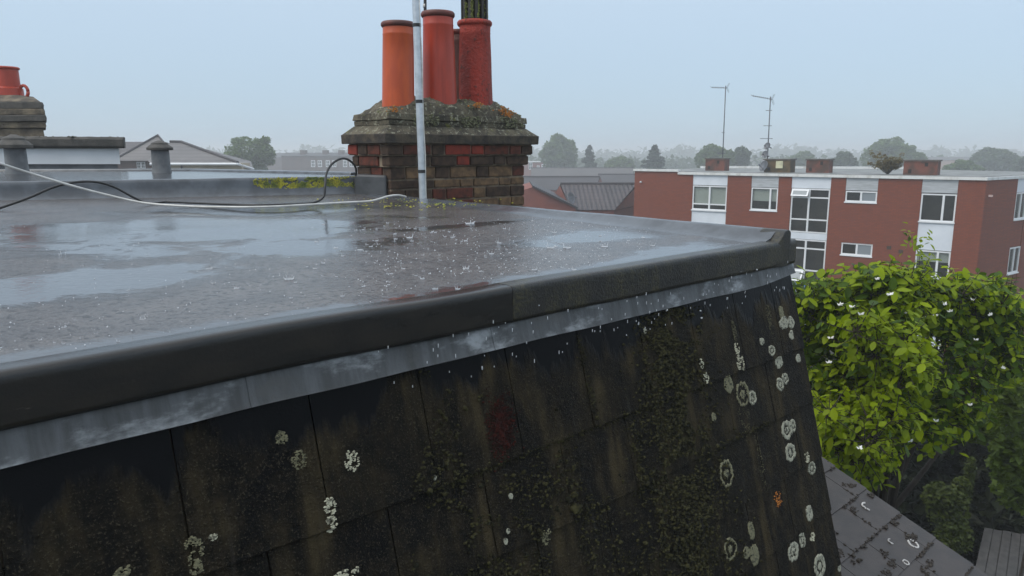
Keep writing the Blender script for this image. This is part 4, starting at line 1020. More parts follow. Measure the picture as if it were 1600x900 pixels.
for f_, lab, px, y0, y1, w, y, mt_, sd, lb, n, sz, op in T: tree('conifer_tree' if f_ == 'cone' else 'broadleaf_tree', lab, px, y0, y1, w, y, mt_, sd, lb, n, sz, True, f_, openness=op)
# shrub rooted in the roof of the flats
rr = random.Random(77); c0 = fb(3.9, -1.6, ZF + .15)
c0 = Vector((at_y(1388, 262, c0.y).x, c0.y, ZF + .15))
sh = thing('roof_shrub', c0, 'brownish buddleia like shrub growing out of the flats roof', 'shrub'); m, st = MB(), MB()
for k in range(34):
    a, ln = rr.uniform(0, 6.28), rr.uniform(.6, 1.3); d = Vector((math.cos(a)*rr.uniform(.3, 1.0), math.sin(a)*.6, rr.uniform(.5, 1.0))); e = c0 + d*ln
    st.tube([c0, c0 + d*ln*.5 + UP*.05, e], [.02, .012, .004], 5)
    for q in range(9): crown_quads(m, rr, lerp(c0, e, rr.uniform(.45, 1.02)), Vector((.12, .12, .1)), 7, .06)
m.build('foliage', LEAFO, sh); st.build('stem', M_BARK, sh)
# ------------------------------------------------------------------ houses beyond
def tile_mat(name, c1, c2, ax=(1, 0, 0)):
    m, nt, p, o = new_mat(name); b = NB(nt); v = b.pos()
    n1 = b.noise(v, .5, 5, .6); w = b.n('ShaderNodeTexWave', wave_type='BANDS', bands_direction='Z'); b.link(v, w.inputs['Vector']); w.inputs['Scale'].default_value = 1.6
    c = b.mix(b.ramp(n1, .3, .7), c1, c2); c = b.mix(b.math('MULTIPLY', w.outputs['Fac'], .35), c, tuple(x*.55 for x in c2)); b.link(c, p.inputs['Base Color']); p.inputs['Roughness'].default_value = .6; return m
M_TILE = tile_mat('grey_brown_roof_tiles', (.085, .070, .066), (.06, .05, .048)); M_TILE2 = tile_mat('dark_mauve_roof_tiles', (.055, .048, .052), (.04, .035, .038)); M_TILEP = tile_mat('pale_grey_roof_tiles', (.17, .155, .15), (.13, .12, .118))
M_BEIGE = simple('beige_wall', (.48, .41, .30), (.42, .36, .27), 1, .8); M_REDW = simple('far_red_brick', (.24, .07, .045), (.18, .055, .04), 1, .8); M_DRKB = simple('far_brown_brick', (.12, .075, .065), (.09, .06, .055), .8, .8)
M_PALE = simple('far_pale_wall', (.62, .62, .60), (.55, .55, .54), .5, .8); M_PINK = simple('far_pink_wall', (.45, .28, .22), (.4, .26, .2), .5, .8)
def hip(name, par, x0, x1, y0, y1, ze, zr, inset0, inset1, mat, over=.3):
    """hipped roof: inset is how far the ridge ends stand in from the gables (0 = gable)"""
    x0 -= over; x1 += over; y0 -= over; y1 += over; ym = (y0 + y1)/2; m = MB()
    m.v = [(x0, y0, ze), (x1, y0, ze), (x1, y1, ze), (x0, y1, ze), (x0 + inset0, ym, zr), (x1 - inset1, ym, zr)]
    m.f = [(0, 1, 5, 4), (1, 2, 5), (2, 3, 4, 5), (3, 0, 4), (3, 2, 1, 0)]
    return m.build(name, mat, par, fixn=True)
def win(par, x0, x1, z0, z1, y, wmat=M_FRAME):
    w = MB().box(x0, x1, y - .03, y + .05, z0, z1).build('window', wmat, par); t = (x1 - x0)*.16
    xm = (x0 + x1)/2; zm = (z0 + z1)/2
    for a, b2 in ((x0 + t, xm - t/3), (xm + t/3, x1 - t)):
        for c, d in ((z0 + t, zm - t/3), (zm + t/3, z1 - t)): MB().box(a, b2, y - .045, y - .02, c, d).build('pane', M_GLASSF2, w)
M_GLASSF2 = simple('far_dark_pane', (.05, .055, .06), None, 2, .15)
def wx(px, y): return (px - 800)/F*(y*CP + 0) * 1.0 if False else at_y(px, 250, y).x
def wz(py, y): return at_y(800, py, y).z
# hipped house with beige wall
y = 42; h1 = thing('hipped_house', (wx(300, y), y + 3, 0), 'low beige house with hipped brown roof and white gutter behind the vents', 'house')
xa, xb = wx(262, y), wx(378, y)
MB().box(xa, xb, y, y + 1.2, 0, wz(255, y)).build('wall', M_BEIGE, h1)
m = MB(); X = lambda p, yy: wx(p, yy)
rv = [Vector((X(238, y), y - .3, wz(254.5, y))), Vector((X(374, y), y - .3, wz(254.5, y))), Vector((X(395, y + 1), y + 1, wz(263.5, y + 1))), Vector((X(286, y + 4), y + 4, wz(223, y + 4))), Vector((X(268, y + 4), y + 4, wz(222.5, y + 4))), Vector((X(392, y + 8), y + 8, wz(252, y + 8))), Vector((X(230, y + 8), y + 8, wz(250, y + 8)))]
m.v = [tuple(q) for q in rv]; m.f = [(0, 1, 3, 4), (1, 2, 3), (3, 2, 5), (4, 3, 5, 6), (0, 4, 6), (0, 6, 5, 2, 1)]
m.build('roof', M_TILEP, h1, fixn=True)
MB().tube([rv[0] - UP*.06, rv[1] - UP*.06, rv[2] - UP*.03], .075, 6).build('gutter', M_FRAME, h1)
MB().tube([rv[1] + UP*.03, rv[3] + UP*.05, rv[4] + UP*.05], .09, 6).build('ridge', M_TILE2, h1)
MB().tube([Vector((X(284, y), y - .08, wz(256, y))), Vector((X(284, y), y - .08, 0))], .05, 6).build('downpipe', M_TILE2, h1)
y = 50; h2 = thing('gabled_house', (wx(235, y), y + 3, 0), 'grey roofed house with a peaked roof just behind the ribbed vent', 'house')
MB().box(wx(188, y), wx(270, y), y, y + 7, 0, wz(250, y)).build('wall', M_DRKB, h2)
m = MB(); rv = [Vector((X(180, y), y - .3, wz(251, y))), Vector((X(282, y), y - .3, wz(251, y))), Vector((X(250, y + 3), y + 3, wz(212.5, y + 3))), Vector((X(286, y + 7), y + 7, wz(248, y + 7))), Vector((X(172, y + 7), y + 7, wz(248, y + 7)))]
m.v = [tuple(q) for q in rv]; m.f = [(0, 1, 2), (1, 3, 2), (3, 4, 2), (4, 0, 2), (0, 4, 3, 1)]; m.build('roof', M_TILEP, h2, fixn=True)
MB().tube([rv[0], rv[2] + UP*.05, rv[1]], .10, 6).build('ridge', M_TILE2, h2)
for px in (217, 224): win(h2, wx(px - 3, y), wx(px + 3, y), wz(263, y), wz(253, y), y - .05)
y = 56; h3 = thing('long_roofed_house', (wx(190, y), y + 3, 0), 'brown roofed house glimpsed between the dormer and the peaked roof', 'house')
MB().box(wx(120, y), wx(262, y), y, y + 7, 0, wz(240, y)).build('wall', M_DRKB, h3); hip('roof', h3, wx(120, y), wx(258, y), y, y + 7, wz(241, y), wz(221.5, y + 3.5), .1, 1.8, M_TILE)
# brick terrace with white sashes
y = 190; tr = thing('brick_terrace', (wx(500, y), y + 4, 0), 'long dark brick terrace with a row of small white windows', 'terrace')
MB().box(wx(440, y), wx(640, y), y, y + 9, 0, wz(243.5, y)).build('wall', M_DRKB, tr); hip('roof', tr, wx(440, y), wx(640, y), y, y + 9, wz(243.5, y), wz(238.5, y + 4.5), .2, .2, M_TILE2)
for px in (489, 499.5, 512, 522, 539, 549, 562, 574): win(tr, wx(px - 3.2, y), wx(px + 3.2, y), wz(261, y), wz(250.5, y), y - .02)
for px in (470, 505, 530, 570): MB().box(wx(px - 4, y), wx(px + 4, y), y + 2, y + 4, wz(246, y), wz(234.5, y)).build('chimney', M_DRKB, tr)
y = 230; t2 = thing('grey_terrace', (wx(430, y), y + 4, 0), 'hazy grey roofed houses between the loose tree and the terrace', 'houses')
MB().box(wx(400, y), wx(466, y), y, y + 9, 0, wz(246, y)).build('wall', M_DRKB, t2); hip('roof', t2, wx(400, y), wx(466, y), y, y + 9, wz(246, y), wz(239, y + 4.5), .2, .2, M_TILE2)
# small flats with white stair windows
y = 195; sf = thing('small_flats', (wx(848, y), y + 4, 0), 'low red brick flats with white windows below the domed tree', 'flats')
MB().box(wx(800, y), wx(880, y), y, y + 9, 0, wz(253.5, y)).build('wall', M_REDW, sf); MB().box(wx(798, y), wx(882, y), y - .2, y + 9.2, wz(253.5, y) + .001, wz(252.4, y)).build('fascia', M_FASC, sf)
for px, w, z0, z1 in ((829, 3, 265, 253.8), (871.5, 3, 265, 253.8), (850, 4, 264, 256.5), (841, 2.2, 262, 258.3), (861, 2.2, 262, 258.3)): win(sf, wx(px - w, y), wx(px + w, y), wz(z0, y), wz(z1, y), y - .02)
# tiled roofs right of the chimney
def roof_house(name, lab, px0, px1, yn, yf, pe, pr, mat, wmat, gable=True, skew0=0, skew1=0):
    h = thing(name, (wx((px0 + px1)/2, yn), (yn + yf)/2, 0), lab, 'house'); ym = (yn + yf)/2
    ze, zr_ = wz(pe, yn), wz(pr, ym); x0, x1 = wx(px0, yn), wx(px1, yn); sx0, sx1 = wx(px0 + skew0, ym), wx(px1 + skew1, ym)
    m = MB(); m.v = [(x0, yn, ze), (x1, yn, ze), (2*sx1 - x1, yf, ze), (2*sx0 - x0, yf, ze), (sx0, ym, zr_), (sx1, ym, zr_)]
    m.f = [(0, 1, 5, 4), (2, 3, 4, 5), (3, 2, 1, 0)]; m.build('roof', mat, h, fixn=True)
    b_ = MB(); b_.v = [(x0, yn + .1, 0), (x1, yn + .1, 0), (2*sx1 - x1, yf - .1, 0), (2*sx0 - x0, yf - .1, 0), (x0, yn + .1, ze - .05), (x1, yn + .1, ze - .05), (2*sx1 - x1, yf - .1, ze - .05), (2*sx0 - x0, yf - .1, ze - .05)]
    b_.f = [(0, 1, 5, 4), (1, 2, 6, 5), (2, 3, 7, 6), (3, 0, 4, 7)]; b_.build('wall', wmat, h, fixn=True)
    g1 = MB(); g1.v = [(x1 + .03, yn, ze), (2*sx1 - x1 + .03, yf, ze), (sx1 + .03, ym, zr_ - .1)]; g1.f = [(0, 1, 2)]; g1.build('gable', wmat, h)
    g0 = MB(); g0.v = [(x0 - .03, yn, ze), (2*sx0 - x0 - .03, yf, ze), (sx0 - .03, ym, zr_ - .1)]; g0.f = [(0, 1, 2)]; g0.build('gable', wmat, h)
    MB().tube([(sx0, ym, zr_ + .02), (sx1, ym, zr_ + .02)], .11, 6).build('ridge', M_TILE2, h)
    return h, (x0, x1, sx0, sx1, ze, zr_, ym)
def mat_pantile():
    m, nt, p, o = new_mat('mauve_pantiles'); b = NB(nt); v = b.pos()
    w = b.n('ShaderNodeTexWave', wave_type='BANDS', bands_direction='X'); b.link(v, w.inputs['Vector']); w.inputs['Scale'].default_value = 1.05
    z = b.n('ShaderNodeTexWave', wave_type='BANDS', bands_direction='Z', wave_profile='SAW'); b.link(v, z.inputs['Vector']); z.inputs['Scale'].default_value = 1.7
    n1 = b.noise(v, .7, 5, .6); c = b.mix(b.ramp(n1, .3, .7), (.085, .066, .068), (.055, .046, .050)); c = b.mix(b.ramp(z.outputs['Fac'], .8, .95), c, (.035, .03, .03)); b.link(c, p.inputs['Base Color']); p.inputs['Roughness'].default_value = .55
    b.link(b.bump(b.math('ADD', w.outputs['Fac'], z.outputs['Fac']), .9, .10), p.inputs['Normal']); return m
M_PANT = mat_pantile()
H_, q = roof_house('pantiled_house', 'red brick house with a mauve pantiled roof and a dish beside the chimney', 894, 962, 46, 54, 328, 287.5, M_PANT, M_REDW, skew0=-18, skew1=34)
g_ = MB(); a, b2, c = at_y(822, 296, 45.5), at_y(832, 292.5, 45.5), at_y(900, 326, 45.5)
prism2 = [(at_y(800, 303, 45.5).x, wz(303, 45.5)), (a.x, wz(295.5, 45.5)), (b2.x, wz(292.5, 45.5)), (c.x, wz(326, 45.5)), (c.x, 0), (at_y(800, 300, 45.5).x, 0)]
gh = thing('gable_fronted_house', (a.x, 46, 0), 'plain red brick gable wall in front of the mauve pantiled roof', 'house')
m = MB(); k = len(prism2); m.v = [(x, 45.5, z) for x, z in prism2] + [(x, 53, z) for x, z in prism2]; m.f = [tuple(range(k)), tuple(range(2*k-1, k-1, -1))] + [(i, (i+1) % k, (i+1) % k + k, i + k) for i in range(k)]
m.build('wall', M_REDW, gh, fixn=True)
MB().hexa([(b2.x, 45.3, wz(292.5, 45.5)), (c.x + .1, 45.3, wz(326.5, 45.5)), (c.x + .1, 53, wz(326.5, 45.5)), (b2.x, 53, wz(292.5, 45.5))], [(b2.x, 45.3, wz(292.5, 45.5) + .12), (c.x + .1, 45.3, wz(326.5, 45.5) + .12), (c.x + .1, 53, wz(326.5, 45.5) + .12), (b2.x, 53, wz(292.5, 45.5) + .12)]).build('verge', M_TILE2, gh, fixn=True)
dish(891, 310, 44.6, .36, 'dark satellite dish on the gable of the pantiled house', .9)
roof_house('tiled_house', 'dark tiled roof with a small red gable behind the pantiled house', 800, 930, 78, 87, 297, 276.5, M_TILE2, M_REDW, skew1=8)
roof_house('low_roofed_house', 'faded dark roof between the tiled house and the flats', 935, 1010, 96, 105, 292, 272.5, M_TILE2, M_DRKB)
roof_house('far_roofed_house', 'long hazy slate roof under the domed tree', 830, 990, 140, 150, 275, 262.5, M_TILE, M_DRKB)
# buildings at the right horizon
y = 300; wb = thing('white_flat_building', (wx(1578, y), y + 4, 0), 'small hazy white flat roofed building among the right hand trees', 'building')
MB().box(wx(1562, y), wx(1588, y), y, y + 10, 0, wz(234, y)).build('wall', M_PALE, wb); MB().box(wx(1561, y), wx(1589, y), y - .3, y + 10, wz(234, y) + .002, wz(233, y)).build('roof_edge', M_FASC, wb)
for px in (1567, 1574, 1581): win(wb, wx(px - 2, y), wx(px + 2, y), wz(246, y), wz(239, y), y - .02)
y = 240; pb_ = thing('pink_building', (wx(1480, y), y + 4, 0), 'hazy pinkish building behind the wide brick stack', 'building')
MB().box(wx(1440, y), wx(1530, y), y, y + 10, 0, wz(250, y)).build('wall', M_PINK, pb_); hip('roof', pb_, wx(1440, y), wx(1530, y), y, y + 10, wz(250, y), wz(245, y + 5), .2, .2, M_TILE)
y = 260; pc = thing('white_shed_building', (wx(1205, y), y + 4, 0), 'hazy white low building behind the dishes', 'building')
MB().box(wx(1172, y), wx(1215, y), y, y + 10, 0, wz(252, y)).build('wall', M_PALE, pc); hip('roof', pc, wx(1172, y), wx(1215, y), y, y + 10, wz(252, y), wz(249, y + 5), 1, 1, M_TILEP)
# far woods on the skyline
def wood(name, lab, y, n, ytop, amp, seed, size, mat):
    rr = random.Random(seed); m = MB(); x0, x1 = at_y(-150, 240, y).x, at_y(1750, 240, y).x
    for k in range(n):
        px = rr.uniform(-150, 1750); h = ytop + amp*noise.noise(Vector((px*.011, seed, 0))) + amp*.5*noise.noise(Vector((px*.04, seed, 3))) + rr.uniform(0, 14)
        yy = y + rr.uniform(-20, 20); c = at_y(px, h, yy); r = rr.uniform(.8, 1.5)*size*3.2
        c.z = max(c.z - r, 1)
        crown_quads(m, rr, c, Vector((r*1.3, r, r)), 46, size)
        crown_quads(m, rr, c - UP*r*1.7, Vector((r*1.3, r, r*1.4)), 20, size*1.5)
    tag(m.build(name, mat), lab, 'wood', kind='stuff')
wood('wood', 'hazy tree line across the middle distance', 270, 720, 241, 10, 1, 1.2, LEAFD)
wood('wood', 'palest tree line along the horizon', 520, 700, 229, 12, 2, 2.2, LEAFD)

# ------------------------------------------------------------------ flowering tree close to the house
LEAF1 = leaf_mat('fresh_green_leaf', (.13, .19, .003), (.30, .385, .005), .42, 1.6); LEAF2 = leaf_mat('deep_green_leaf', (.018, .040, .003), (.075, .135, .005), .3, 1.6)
def leaf_shape(l=1.0, w=.56):
    P = [(0, 0, 0), (.22*l, .36*w, .03), (.52*l, .5*w, .035), (.82*l, .30*w, -.01), (l, 0, -.07), (.82*l, -.30*w, -.01), (.52*l, -.5*w, .035), (.22*l, -.36*w, .03), (.5*l, 0, -.02)]
    return [Vector(p) for p in P], [(0, 8, 1), (1, 8, 2), (2, 8, 3), (3, 8, 4), (4, 8, 5), (5, 8, 6), (6, 8, 7), (7, 8, 0)]
LV, LF = leaf_shape()
def leaf_mesh(mat):
    me = bpy.data.meshes.new('leaf'); me.from_pydata([tuple(v) for v in LV], [], LF); me.materials.append(mat); me.polygons.foreach_set('use_smooth', [True]*len(me.polygons)); return me
def leafy_tree(name, lab, y, base_px, crown, seed, n_shoot, leaf_len, n_single, mats, flowers=(), trunk_r=.09):
    rr = random.Random(seed); bx_ = at_y(base_px, 700, y).x
    t = thing(name, (bx_, y, 0), lab, 'tree')
    lm = [leaf_mesh(m_) for m_ in mats]; joined = [MB(), MB()]; singles = []
    tw = MB(); cz0 = 1.8
    blobs = []
    for (px, py, rpx, rpy, dy, wt, light) in crown:
        c = at_y(px, py, y + dy); sc = (y + dy)/F; blobs.append((c, rpx*sc, rpy*sc, wt, light))
    tot = sum(b_[3] for b_ in blobs)
    tw.tube([(bx_, y, -.1), (bx_ + .08, y + .1, 2.5), (bx_ - .05, y, 4.6), (bx_ + .1, y + .1, 6.2)], [trunk_r*1.3, trunk_r, trunk_r*.8, trunk_r*.4], 10)
    root = Vector((bx_, y + .35, 5.9))
    for c, rx, rz, wt, light in blobs:
        if rr.random() < .09: mid = lerp(root, c, .55) + Vector((rr.gauss(0, .1), rr.gauss(0, .1), 0)); tw.tube([root - UP*rr.uniform(-.6, .8), mid, c], [.032, .02, .008], 6)
        for k in range(int(n_shoot*wt/tot)):
            d = Vector((rr.gauss(0, 1), rr.gauss(0, 1), rr.gauss(.15, 1))).normalized()
            rad = rr.uniform(.55, 1.0); p = c + Vector((d.x*rx*rad, d.y*rx*rad*.8, d.z*rz*rad))
            ax = (d + UP*.25 + Vector((rr.gauss(0, .3), rr.gauss(0, .3), rr.gauss(0, .2)))).normalized(); ln = rr.uniform(.10, .22)
            tw.tube([lerp(c, p, .25), p, p + ax*ln], [.006, .004, .002], 4, caps=False)
            nl = rr.randrange(6, 11)
            for q in range(nl):
                f = (q + .4)/nl; a = q*2.4 + rr.uniform(-.4, .4); o_ = ax.orthogonal().normalized(); b_ = ax.cross(o_)
                ld = (o_*math.cos(a) + b_*math.sin(a) + ax*rr.uniform(.1, .7)*f - UP*rr.uniform(.05, .55)).normalized()
                nrm = (UP*.9 + ax*.5 + Vector((rr.gauss(0, .35), rr.gauss(0, .35), 0))); nrm = (nrm - ld*nrm.dot(ld)).normalized(); sd = nrm.cross(ld)
                s = leaf_len*rr.uniform(.42, 1.2)*(.75 + .35*f)
                M = Matrix(((ld.x, sd.x, nrm.x), (ld.y, sd.y, nrm.y), (ld.z, sd.z, nrm.z))) * s
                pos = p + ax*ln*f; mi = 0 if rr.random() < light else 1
                singles.append((-pos.y*1.0 + s*3 + rr.random()*.5, pos, M, mi))
    singles.sort(key=lambda q: -q[0])
    pick = set(range(0, min(len(singles), n_single)))
    for i, (_, pos, M, mi) in enumerate(singles):
        if i in pick:
            o_ = bpy.data.objects.new('leaf', lm[mi]); COL.objects.link(o_); o_.parent = t; o_.matrix_parent_inverse = parent_inv(t)
            M4 = M.to_4x4(); M4.translation = pos; o_.matrix_local = M4
        else:
            j = joined[mi]; b0_ = len(j.v); j.v += [tuple(pos + M @ v) for v in LV]; j.f += [tuple(b0_ + k for k in f) for f in LF]
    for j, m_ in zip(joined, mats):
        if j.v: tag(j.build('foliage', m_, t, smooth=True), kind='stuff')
    tw.build('branches', M_BARK, t, smooth=True)
    for i, (px, py, dy) in enumerate(flowers):
        c = at_y(px, py, y + dy); m = MB(); r_ = random.Random(i)
        for k in range(6):
            a = k*1.047 + r_.random(); s = r_.uniform(.018, .030); d = Vector((math.cos(a), math.sin(a)*.8, r_.uniform(.0, .9))).normalized(); sd = d.orthogonal().normalized()
            m.poly([c, c + d*s*.6 + sd*s*.35, c + d*s*1.1 + UP*.006, c + d*s*.6 - sd*s*.35])
        m.build('flower', M_PETAL, t)
    return t
M_PETAL = simple('white_petal', (.80, .79, .76), (.74, .72, .68), 30, .5)
rr = random.Random(61); CROWN = []
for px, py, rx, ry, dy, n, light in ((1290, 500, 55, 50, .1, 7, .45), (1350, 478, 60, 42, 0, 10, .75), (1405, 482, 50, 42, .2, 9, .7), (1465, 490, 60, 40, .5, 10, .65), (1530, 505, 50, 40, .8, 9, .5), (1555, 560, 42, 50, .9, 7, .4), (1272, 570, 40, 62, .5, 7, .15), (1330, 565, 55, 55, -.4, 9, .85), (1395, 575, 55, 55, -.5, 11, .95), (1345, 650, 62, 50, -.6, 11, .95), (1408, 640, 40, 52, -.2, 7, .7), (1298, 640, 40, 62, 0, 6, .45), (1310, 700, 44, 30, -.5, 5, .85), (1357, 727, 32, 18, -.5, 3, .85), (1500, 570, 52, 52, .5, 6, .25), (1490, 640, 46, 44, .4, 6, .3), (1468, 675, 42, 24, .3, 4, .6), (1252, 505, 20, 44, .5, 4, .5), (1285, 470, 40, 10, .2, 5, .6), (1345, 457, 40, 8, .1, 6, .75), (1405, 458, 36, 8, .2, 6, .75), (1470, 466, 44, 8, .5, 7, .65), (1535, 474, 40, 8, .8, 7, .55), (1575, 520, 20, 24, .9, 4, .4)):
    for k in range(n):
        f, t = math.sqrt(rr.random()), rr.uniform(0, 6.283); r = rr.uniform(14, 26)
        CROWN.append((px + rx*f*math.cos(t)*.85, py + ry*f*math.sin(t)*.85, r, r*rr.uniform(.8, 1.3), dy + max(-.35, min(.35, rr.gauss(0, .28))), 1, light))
FLW = [(1371, 437, -.5), (1391, 461, -.6), (1312, 477, -.4), (1332, 480, -.5), (1345, 492, -.6), (1476, 476, -.1), (1462, 494, -.1), (1443, 497, -.1), (1524, 531, .1), (1413, 489, -.3), (1567, 576, .3), (1516, 634, -.1), (1463, 659, -.2), (1422, 690, -.6), (1298, 529, -.5), (1520, 469, .1), (1485, 487, 0), (1547, 493, .2), (1295, 567, -.6), (1343, 701, -1.2)]
leafy_tree('flowering_tree', 'leafy bright green tree dotted with white flowers between house and flats', 6.1, 1420, CROWN, 5, 2700, .098, 300, (LEAF1, LEAF2), FLW)
# finer leaved climber and dark shrubs at the right
def bush(name, lab, blobs, y, mat, n, size, seed, cat='shrub', stem=True):
    rr = random.Random(seed); px0, py0 = blobs[0][:2]; c = at_y(px0, py0, y + blobs[0][4]); t = thing(name, (c.x, c.y, 0), lab, cat); m, st = MB(), MB()
    for px, py, rx, ry, dy in blobs:
        b_ = at_y(px, py, y + dy); s = (y + dy)/F; r = Vector((rx*s, rx*s*.8, ry*s))
        crown_quads(m, rr, b_, r, n, size)
        if (px, py) == (px0, py0): st.tube([(t.location.x, t.location.y + .3, 0), (t.location.x, t.location.y + .2, b_.z*.5), b_], [.06, .04, .01], 6)
    m.build('foliage', mat, t); st.build('stem', M_BARK, t, smooth=True); return t
LEAF3 = leaf_mat('yellow_green_fine_leaf', (.06, .09, .012), (.12, .17, .02), .35, 2); LEAF4 = leaf_mat('shaded_ivy_leaf', (.022, .036, .010), (.05, .07, .018), .2, 2)
bush('feathery_tree', 'fine leaved yellow green tree right of the flowering tree', [(1625, 750, 50, 45, .6), (1560, 620, 45, 45, 0), (1590, 680, 45, 60, .3), (1530, 660, 30, 35, -.2), (1610, 590, 30, 30, .4), (1600, 760, 50, 45, .5), (1575, 720, 30, 40, .1)], 8.6, LEAF3, 620, .06, 31, 'tree')
bush('ivy_shrub', 'ivy covered shrub lit at its top in the dark garden', [(1482, 800, 34, 42, 0), (1465, 775, 25, 25, 0), (1500, 770, 18, 28, .2), (1490, 840, 32, 30, -.2), (1515, 740, 8, 30, .3)], 10.8, leaf_mat('shaded_ivy_green', (.022, .034, .005), (.065, .085, .010), .2, 3), 720, .04, 32)
# evergreen screen added to keep the garden dark, its leaves coloured near black
LEAF5 = leaf_mat('near_black_yew_leaf', (.010, .014, .006), (.022, .028, .010), .1, 2)
for i, (px, y_, hgt, rad, lab) in enumerate(((1330, 12.6, 5.6, 1.1, 'added near-black yew close behind the lower roof'), (1430, 13.2, 5.4, 1.25, 'added near-black yew under the flowering tree'), (1540, 13.6, 5.5, 1.3, 'added near-black yew behind the ivy shrub'), (1640, 12.4, 6.0, 1.3, 'added near-black yew below the feathery tree'), (1490, 15.2, 5.2, 1.3, 'added near-black yew set back between two others'), (1590, 15.5, 5.4, 1.3, 'added near-black yew set back beside the flats'))):
    x_ = at_y(px, 600, y_).x; t = thing('added_yew', (x_, y_, 0), lab, 'tree', 'yews added to darken the garden'); m = MB(); rr = random.Random(50 + i)
    for k in range(16): crown_quads(m, rr, Vector((x_ + rr.gauss(0, rad*.35), y_ + rr.gauss(0, rad*.3), hgt*(k + .4)/16.6)), Vector((rad*.75, rad*.6, hgt*.09)), 420, .12)
    m.build('crown', LEAF5, t); MB().tube([(x_, y_, 0), (x_, y_, hgt*.85)], [.16, .03], 8).build('trunk', M_BARK, t, smooth=True)
# timber shed roof at the lower right corner
M_PLANK = simple('wet_grey_boards', (.075, .070, .066), (.05, .047, .044), 7, .5, .3, 60, .005, stretch=(1, 1, .2))
sq = [at_y(1538, 826, 11.2), at_y(1640, 842, 11.0), at_y(1640, 925, 9.6), at_y(1520, 905, 9.8)]
shd = thing('garden_shed', Vector((sq[0].x + .5, 10.4, 0)), 'grey boarded garden shed in the dark lower right corner', 'shed')
for k in range(7):
    a, b2 = k/7, (k + .94)/7
    p0, p1, p2, p3 = lerp(sq[0], sq[1], a), lerp(sq[0], sq[1], b2), lerp(sq[3], sq[2], b2), lerp(sq[3], sq[2], a); dz = UP*(.012 if k % 2 else .02)
    MB().hexa([p3 - UP*.02, p2 - UP*.02, p1 - UP*.02, p0 - UP*.02], [p3 + dz, p2 + dz, p1 + dz, p0 + dz]).build('board', M_PLANK, shd, fixn=True)
sw = [sq[3] - UP*.06, sq[2] - UP*.06, sq[1] - UP*.06, sq[0] - UP*.06]
MB().hexa([Vector((q.x, q.y, 0)) for q in sw], sw).build('wall', simple('brown_shed_boards', (.05, .035, .025), (.035, .025, .02), 4, .7), shd, fixn=True)

# ------------------------------------------------------------------ rain: splashes on the roof, drips under the trim
rr = random.Random(99); m = MB()
def splash(c, s, r):
    n = r.randrange(7, 12)
    lx, ly = r.gauss(0, .45), r.gauss(0, .45)
    for k in range(n):
        if r.random() < .3: continue
        a = 2*math.pi*k/n + r.uniform(-.35, .35); h = s*r.uniform(.1, 1.0)*max(.2, 1 + lx*math.cos(a) + ly*math.sin(a)); o_ = Vector((math.cos(a), math.sin(a), 0))
        b0 = c + o_*s*.75; tip = c + o_*s*r.uniform(.95, 1.3) + UP*h
        m.tube([b0, lerp(b0, tip, .55) - o_*s*.05, tip], [s*.11, s*.06, s*.03], 5)
        for _q in range(r.randrange(0, 3)): random.seed(k + _q); m.blob(tip + o_*s*r.uniform(.1, .7) + UP*s*r.uniform(.1, .9), s*r.uniform(.05, .11))
    rg = []
    for k in range(19):
        a = 2*math.pi*k/18; rg.append(c + Vector((math.cos(a), math.sin(a), 0))*s*.8 + UP*s*.12)
    m.tube(rg, s*.10, 5, caps=False)
def deck_hit(px, py):
    z = ZR
    for _ in range(3):
        q = at_z(px, py, z); f = (q - FR).dot(W)/((BR - FR).dot(W)); z = ZR + .05*max(0, min(1, f))
    return at_z(px, py, z)
big = [(452, 437, 13), (370, 451, 8), (223, 499, 9), (192, 378, 6), (98, 400, 9), (328, 420, 8), (334, 443, 7), (535, 463, 6), (525, 388, 7), (562, 391, 8), (735, 350, 12), (640, 372, 9), (728, 420, 9), (860, 388, 10), (886, 388, 11), (945, 386, 9), (897, 422, 7), (715, 452, 7), (680, 452, 9), (835, 422, 8), (200, 392, 7), (660, 436, 7), (768, 397, 7), (630, 420, 6), (1065, 405, 7), (495, 378, 6), (455, 466, 5), (255, 470, 5), (145, 516, 5), (100, 512, 7), (1020, 384, 7), (780, 380, 7)]
for i, (px, py, w) in enumerate(big): c = deck_hit(px, py); splash(c, w*c.y/F*.6, random.Random(i))
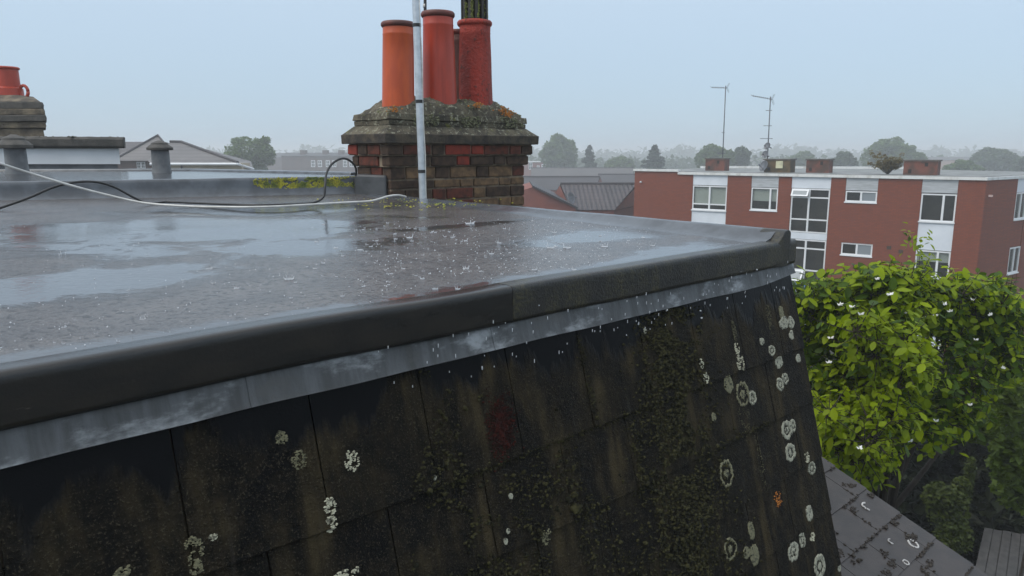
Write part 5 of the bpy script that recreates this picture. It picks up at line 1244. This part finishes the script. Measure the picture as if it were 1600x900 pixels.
for k in range(460):
    px, py = rr.uniform(560, 1010), rr.uniform(345, 470)
    if py > 470 - (px - 560)*.13 - 5: continue
    c = deck_hit(px, py)
    if k % 4 == 0: splash(c, rr.uniform(1.2, 3.4)*c.y/F, rr)
    else:
        for q in range(rr.randrange(1, 4)): random.seed(k*5 + q); m.blob(c + Vector((rr.gauss(0, .012), rr.gauss(0, .012), abs(rr.gauss(.006, .014)))), rr.uniform(.0008, .0020))
for k in range(320):
    px, py = rr.uniform(-10, 620), rr.uniform(350, 560)
    if py > 575 - px*.16: continue
    c = deck_hit(px, py)
    if k % 4 == 0: splash(c, rr.uniform(1.5, 3.2)*c.y/F, rr)
    else: random.seed(k); m.blob(c + UP*abs(rr.gauss(.003, .008)), rr.uniform(.0006, .0016))
tag(m.build('rain_splashes', M_WATER, smooth=True), 'small crowns and beads of rain splashing on the wet roof', 'rain', kind='stuff')
m = MB()
for k in range(110):
    s = -rr.random()**.9*1.9; L = rr.uniform(-.05, .07); h = rr.uniform(.022, .04); c = slp(s, L, h); ln = rr.uniform(.003, .010)
    m.tube([c, c - UP*ln], [.0009, .0014], 5)
for px, py in ((829, 479), (1030, 486), (1082, 487), (1084, 498), (1171, 423)):
    random.seed(px); m.blob(slp(*sl(px, py), .03), .0034)
tag(m.build('rain_drips', M_WATER, smooth=True), 'water drops falling from the black trim over the lead', 'rain', kind='stuff')

# ------------------------------------------------------------------ rainy air
m = MB().box(-1600, 1600, -180, 2900, -1.0, 17.0); hz = m.build('haze', None)
hm = bpy.data.materials.new('rain_haze'); hm.use_nodes = True; nt = hm.node_tree; nt.nodes.clear()
o_ = nt.nodes.new('ShaderNodeOutputMaterial'); pv = nt.nodes.new('ShaderNodeVolumePrincipled'); nt.links.new(pv.outputs[0], o_.inputs['Volume'])
pv.inputs['Color'].default_value = (.96, .98, 1.0, 1); pv.inputs['Density'].default_value = .0025; pv.inputs['Anisotropy'].default_value = .2
hz.data.materials.append(hm); tag(hz, 'pale rainy haze filling the air', 'haze', kind='stuff')
